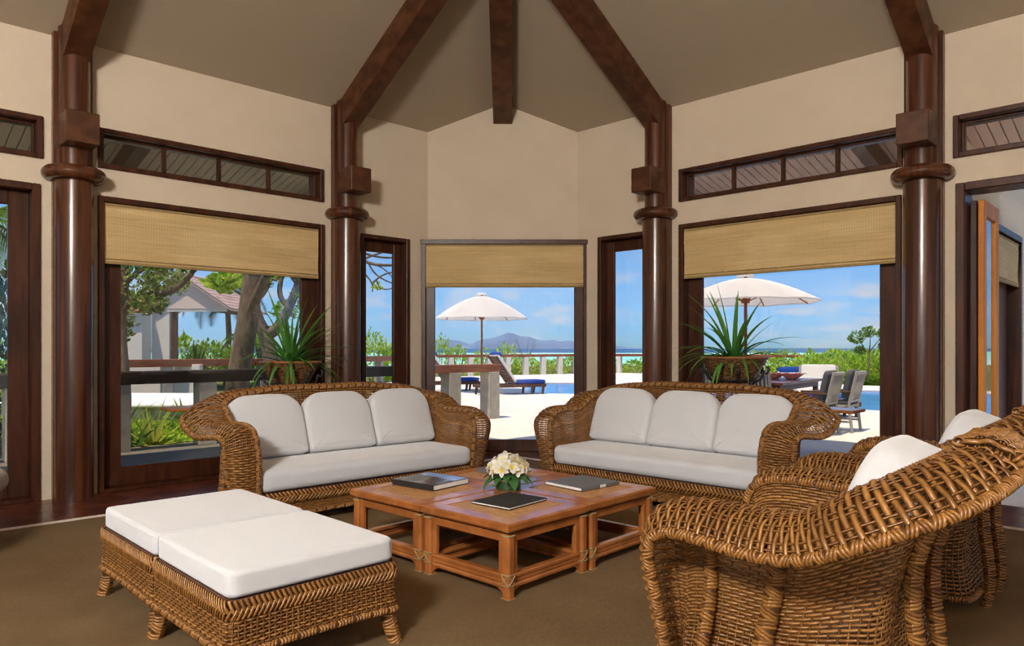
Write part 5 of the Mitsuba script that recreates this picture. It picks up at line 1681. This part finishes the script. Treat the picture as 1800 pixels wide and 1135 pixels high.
B(500, 27.5, 1.1, 1.5, 'bright green bush behind the left planter', 34, n=1000, z0=-.2)
B(548, 28, 1.1, 1.4, 'bright green bush behind the left window right jamb', 35, n=900, z0=-.2)
B(4, 9.8, .55, 2.5, 'dense dark shrub outside the door at the far left edge', 36, [(.06, .15, .04), (.16, .30, .06), (.45, .50, .24), (.03, .08, .03)], size=.12, n=1800, z0=-.16)
B(20, 11.2, .8, 1.5, 'bright low bush outside the door at the far left edge', 37, BRIGHT, size=.10, n=1500)
# low ground cover in the bed
rr = np.random.default_rng(12)
pp = []
for i in range(9000):
    px, py = rr.uniform(150, 372), rr.uniform(748, 812)
    p = G(px, py)
    perp = (p - AL) @ (-NL)
    if perp > 3.42 and meshkit.fbm(np.array([p[0] * 1.2, p[1] * 1.2, 0.0]), 3, 2) > .42 and np.hypot(*(p - G(266, 796))) > .30:
        pp.append([*p, -.16 + rr.uniform(.0, .10)])
v, f, c = leaves(np.array(pp), .075, BRIGHT, 5, up=.8, aspect=.7)
put('ground_cover', (v, f), 'm_thinleaf', color=c, kind='stuff', label='bright green low ground cover in the bed outside the left window', category='ground cover')

# white platform
k = thing('garden_platform', 'sunlit white platform wall in the left garden', 'wall')
put(k + '__slab', box(-10.5, -6.02, 13.5, 17.0, .19, .25, .02), 'm_white')
put(k + '__base', box(-10.4, -6.10, 13.62, 16.9, -.2, .19), 'm_concrete')

# pavilion
k = thing('pavilion', 'small gabled garden pavilion with tiled roof in the left window', 'building')
gx0, gx1, gy0, gy1, ze, zp = -12.42, -9.45, 24.0, 27.0, 2.62, 3.62
gm = (gx0 + gx1) / 2
v, f = extrude(sg.Polygon([(gx0, ze), (gx1, ze), (gm, zp)]), 0, .16)
put(k + '__gable_wall', fixwind2(np.stack([v[:, 0], gy0 + v[:, 2], v[:, 1]], -1), f), 'm_gable')
put(k + '__wall', box(gx0 + .42, -11.40, gy0 + .05, gy0 + .25, -.2, ze, .01), 'm_plaster')
put(k + '__post', box(-11.34, -11.20, gy0 + .1, gy0 + .24, -.2, ze), 'm_darkwood')
put(k + '__post', box(gx1 - .5, gx1 - .36, gy1 - .3, gy1 - .16, -.2, ze), 'm_darkwood')
put(k + '__beam', box(gx0 + .3, gx1 - .05, gy0 + .02, gy0 + .14, ze - .10, ze), 'm_plaster')
put(k + '__beam', box(gx1 - .45, gx1 - .30, gy0 + .1, gy1 - .05, ze - .12, ze), 'm_darkwood')
sl = (zp - ze) / (gx1 - gm)
rt = np.random.default_rng(4)
for sd in (-1, 1):
    nx_, ny_ = 9, 13
    ex = (gx1 - gm) + .18
    for i in range(nx_):
        for j in range(ny_):
            a, b = i * ex / nx_ - (0.02 if i else 0), (i + 1) * ex / nx_ + .03
            y0, y1 = gy0 - .20 + j * (gy1 - gy0 + .35) / ny_, gy0 - .20 + (j + 1) * (gy1 - gy0 + .35) / ny_ - .012
            v, f = box(a, b, y0, y1, 0, .03, .006)
            z = zp + .10 - sl * v[:, 0] + v[:, 2] + .022 * (v[:, 0] - a) / (b - a)
            w_ = np.stack([gm + sd * v[:, 0], v[:, 1], z], -1)
            cc = np.array([.46, .33, .30]) * rt.uniform(.82, 1.15)
            put(k + '__roof_tile', fixwind2(w_, f), 'm_tile', color=np.tile(cc, (len(v), 1)), smooth=False)
    v, f = box(0, ex, gy0 - .18, gy1 + .14, 0, .05)
    put(k + '__roof_slab', fixwind2(np.stack([gm + sd * v[:, 0], v[:, 1], zp + .045 - sl * v[:, 0] + v[:, 2]], -1), f), 'm_gable')
put(k + '__ridge', tube([(gm, gy0 - .2, zp + .14), (gm, gy1 + .15, zp + .14)], .06, 10), 'm_gable', smooth=True)
k = thing('garden_wall', 'beige garden wall with a small red tiled coping left of the pavilion', 'wall')
put(k + '__wall', box(-13.4, -11.98, 23.4, 24.0, -.2, 2.42, .01), 'm_plaster')
for i in range(7):
    x = -13.25 + i * .18
    for sd in (-1, 1):
        v, f = box(x, x + .17, 0, .5, 0, .03)
        put(k + '__coping_tile', fixwind2(np.stack([v[:, 0], 23.7 + sd * v[:, 1], 2.78 - .62 * v[:, 1] + v[:, 2]], -1), f), 'm_tile', color=np.tile(np.array([.55, .20, .16]) * rt.uniform(.85, 1.15), (len(v), 1)))
put(k + '__lower_wall', box(-12.4, -8.6, 19.9, 20.1, -.2, .86, .01), 'm_plaster')

# wing wall seen through the open door at right
k = thing('wing_wall', 'shaded porch wing wall with window beyond the open door at the far right edge', 'wall', kind='structure')
poly = sg.box(-6.2, -.05, -.27, 3.3).difference(sg.box(-3.75, -.06, -1.85, 2.67))
v, f = extrude(poly, -.2, 0)
put(k + '__wall', fixwind2(WR(4.0 + v[:, 2], v[:, 0], v[:, 1]), f), 'm_wall')
put(k + '__window_frame', cat(wbox('right', 3.86, 4.02, -1.92, -1.85, 0, 2.67), wbox('right', 3.86, 4.02, -3.75, -3.68, 0, 2.67), wbox('right', 3.86, 4.02, -3.68, -1.92, 2.60, 2.67)), 'm_trim')
put(k + '__door_panel', cat(wbox('right', 3.83, 3.87, -2.75, -1.92, 0, 2.6, .01), wbox('right', 3.83, 3.87, -3.68, -2.78, 0, 2.6, .01)), 'm_darkwood')  # dark sheets filling the opening, painted shade of the unlit interior
blind(WR(3.99, -3.66, 0)[:2], -NR * -1, 1.72, 2.05, 2.58, DR, 'shaded bamboo blind on the porch window beyond the open right door')
for i, (s_, q_, r_, h_) in enumerate([(5.6, -4.6, 1.2, 2.6), (7.2, -5.2, 1.3, 2.2), (8.8, -4.8, 1.2, 2.8), (6.4, -6.6, 1.5, 3.2), (8.2, -7.2, 1.6, 3.0)]):
    bush(WL(s_, q_, 0)[:2], r_, r_ * .8, h_, ['broad garden shrub beyond the porch rail, nearest the sliding door', 'lowest garden shrub beyond the porch rail, second from the sliding door', 'leafy garden shrub beyond the porch rail, farthest left', 'tallest garden shrub, in the rear row near the sliding door', 'large garden shrub at the left end of the rear row'][i], 90 + i, MID + BRIGHT, .16, 1300, key='garden_shrub', group='garden shrubs left of the frame')
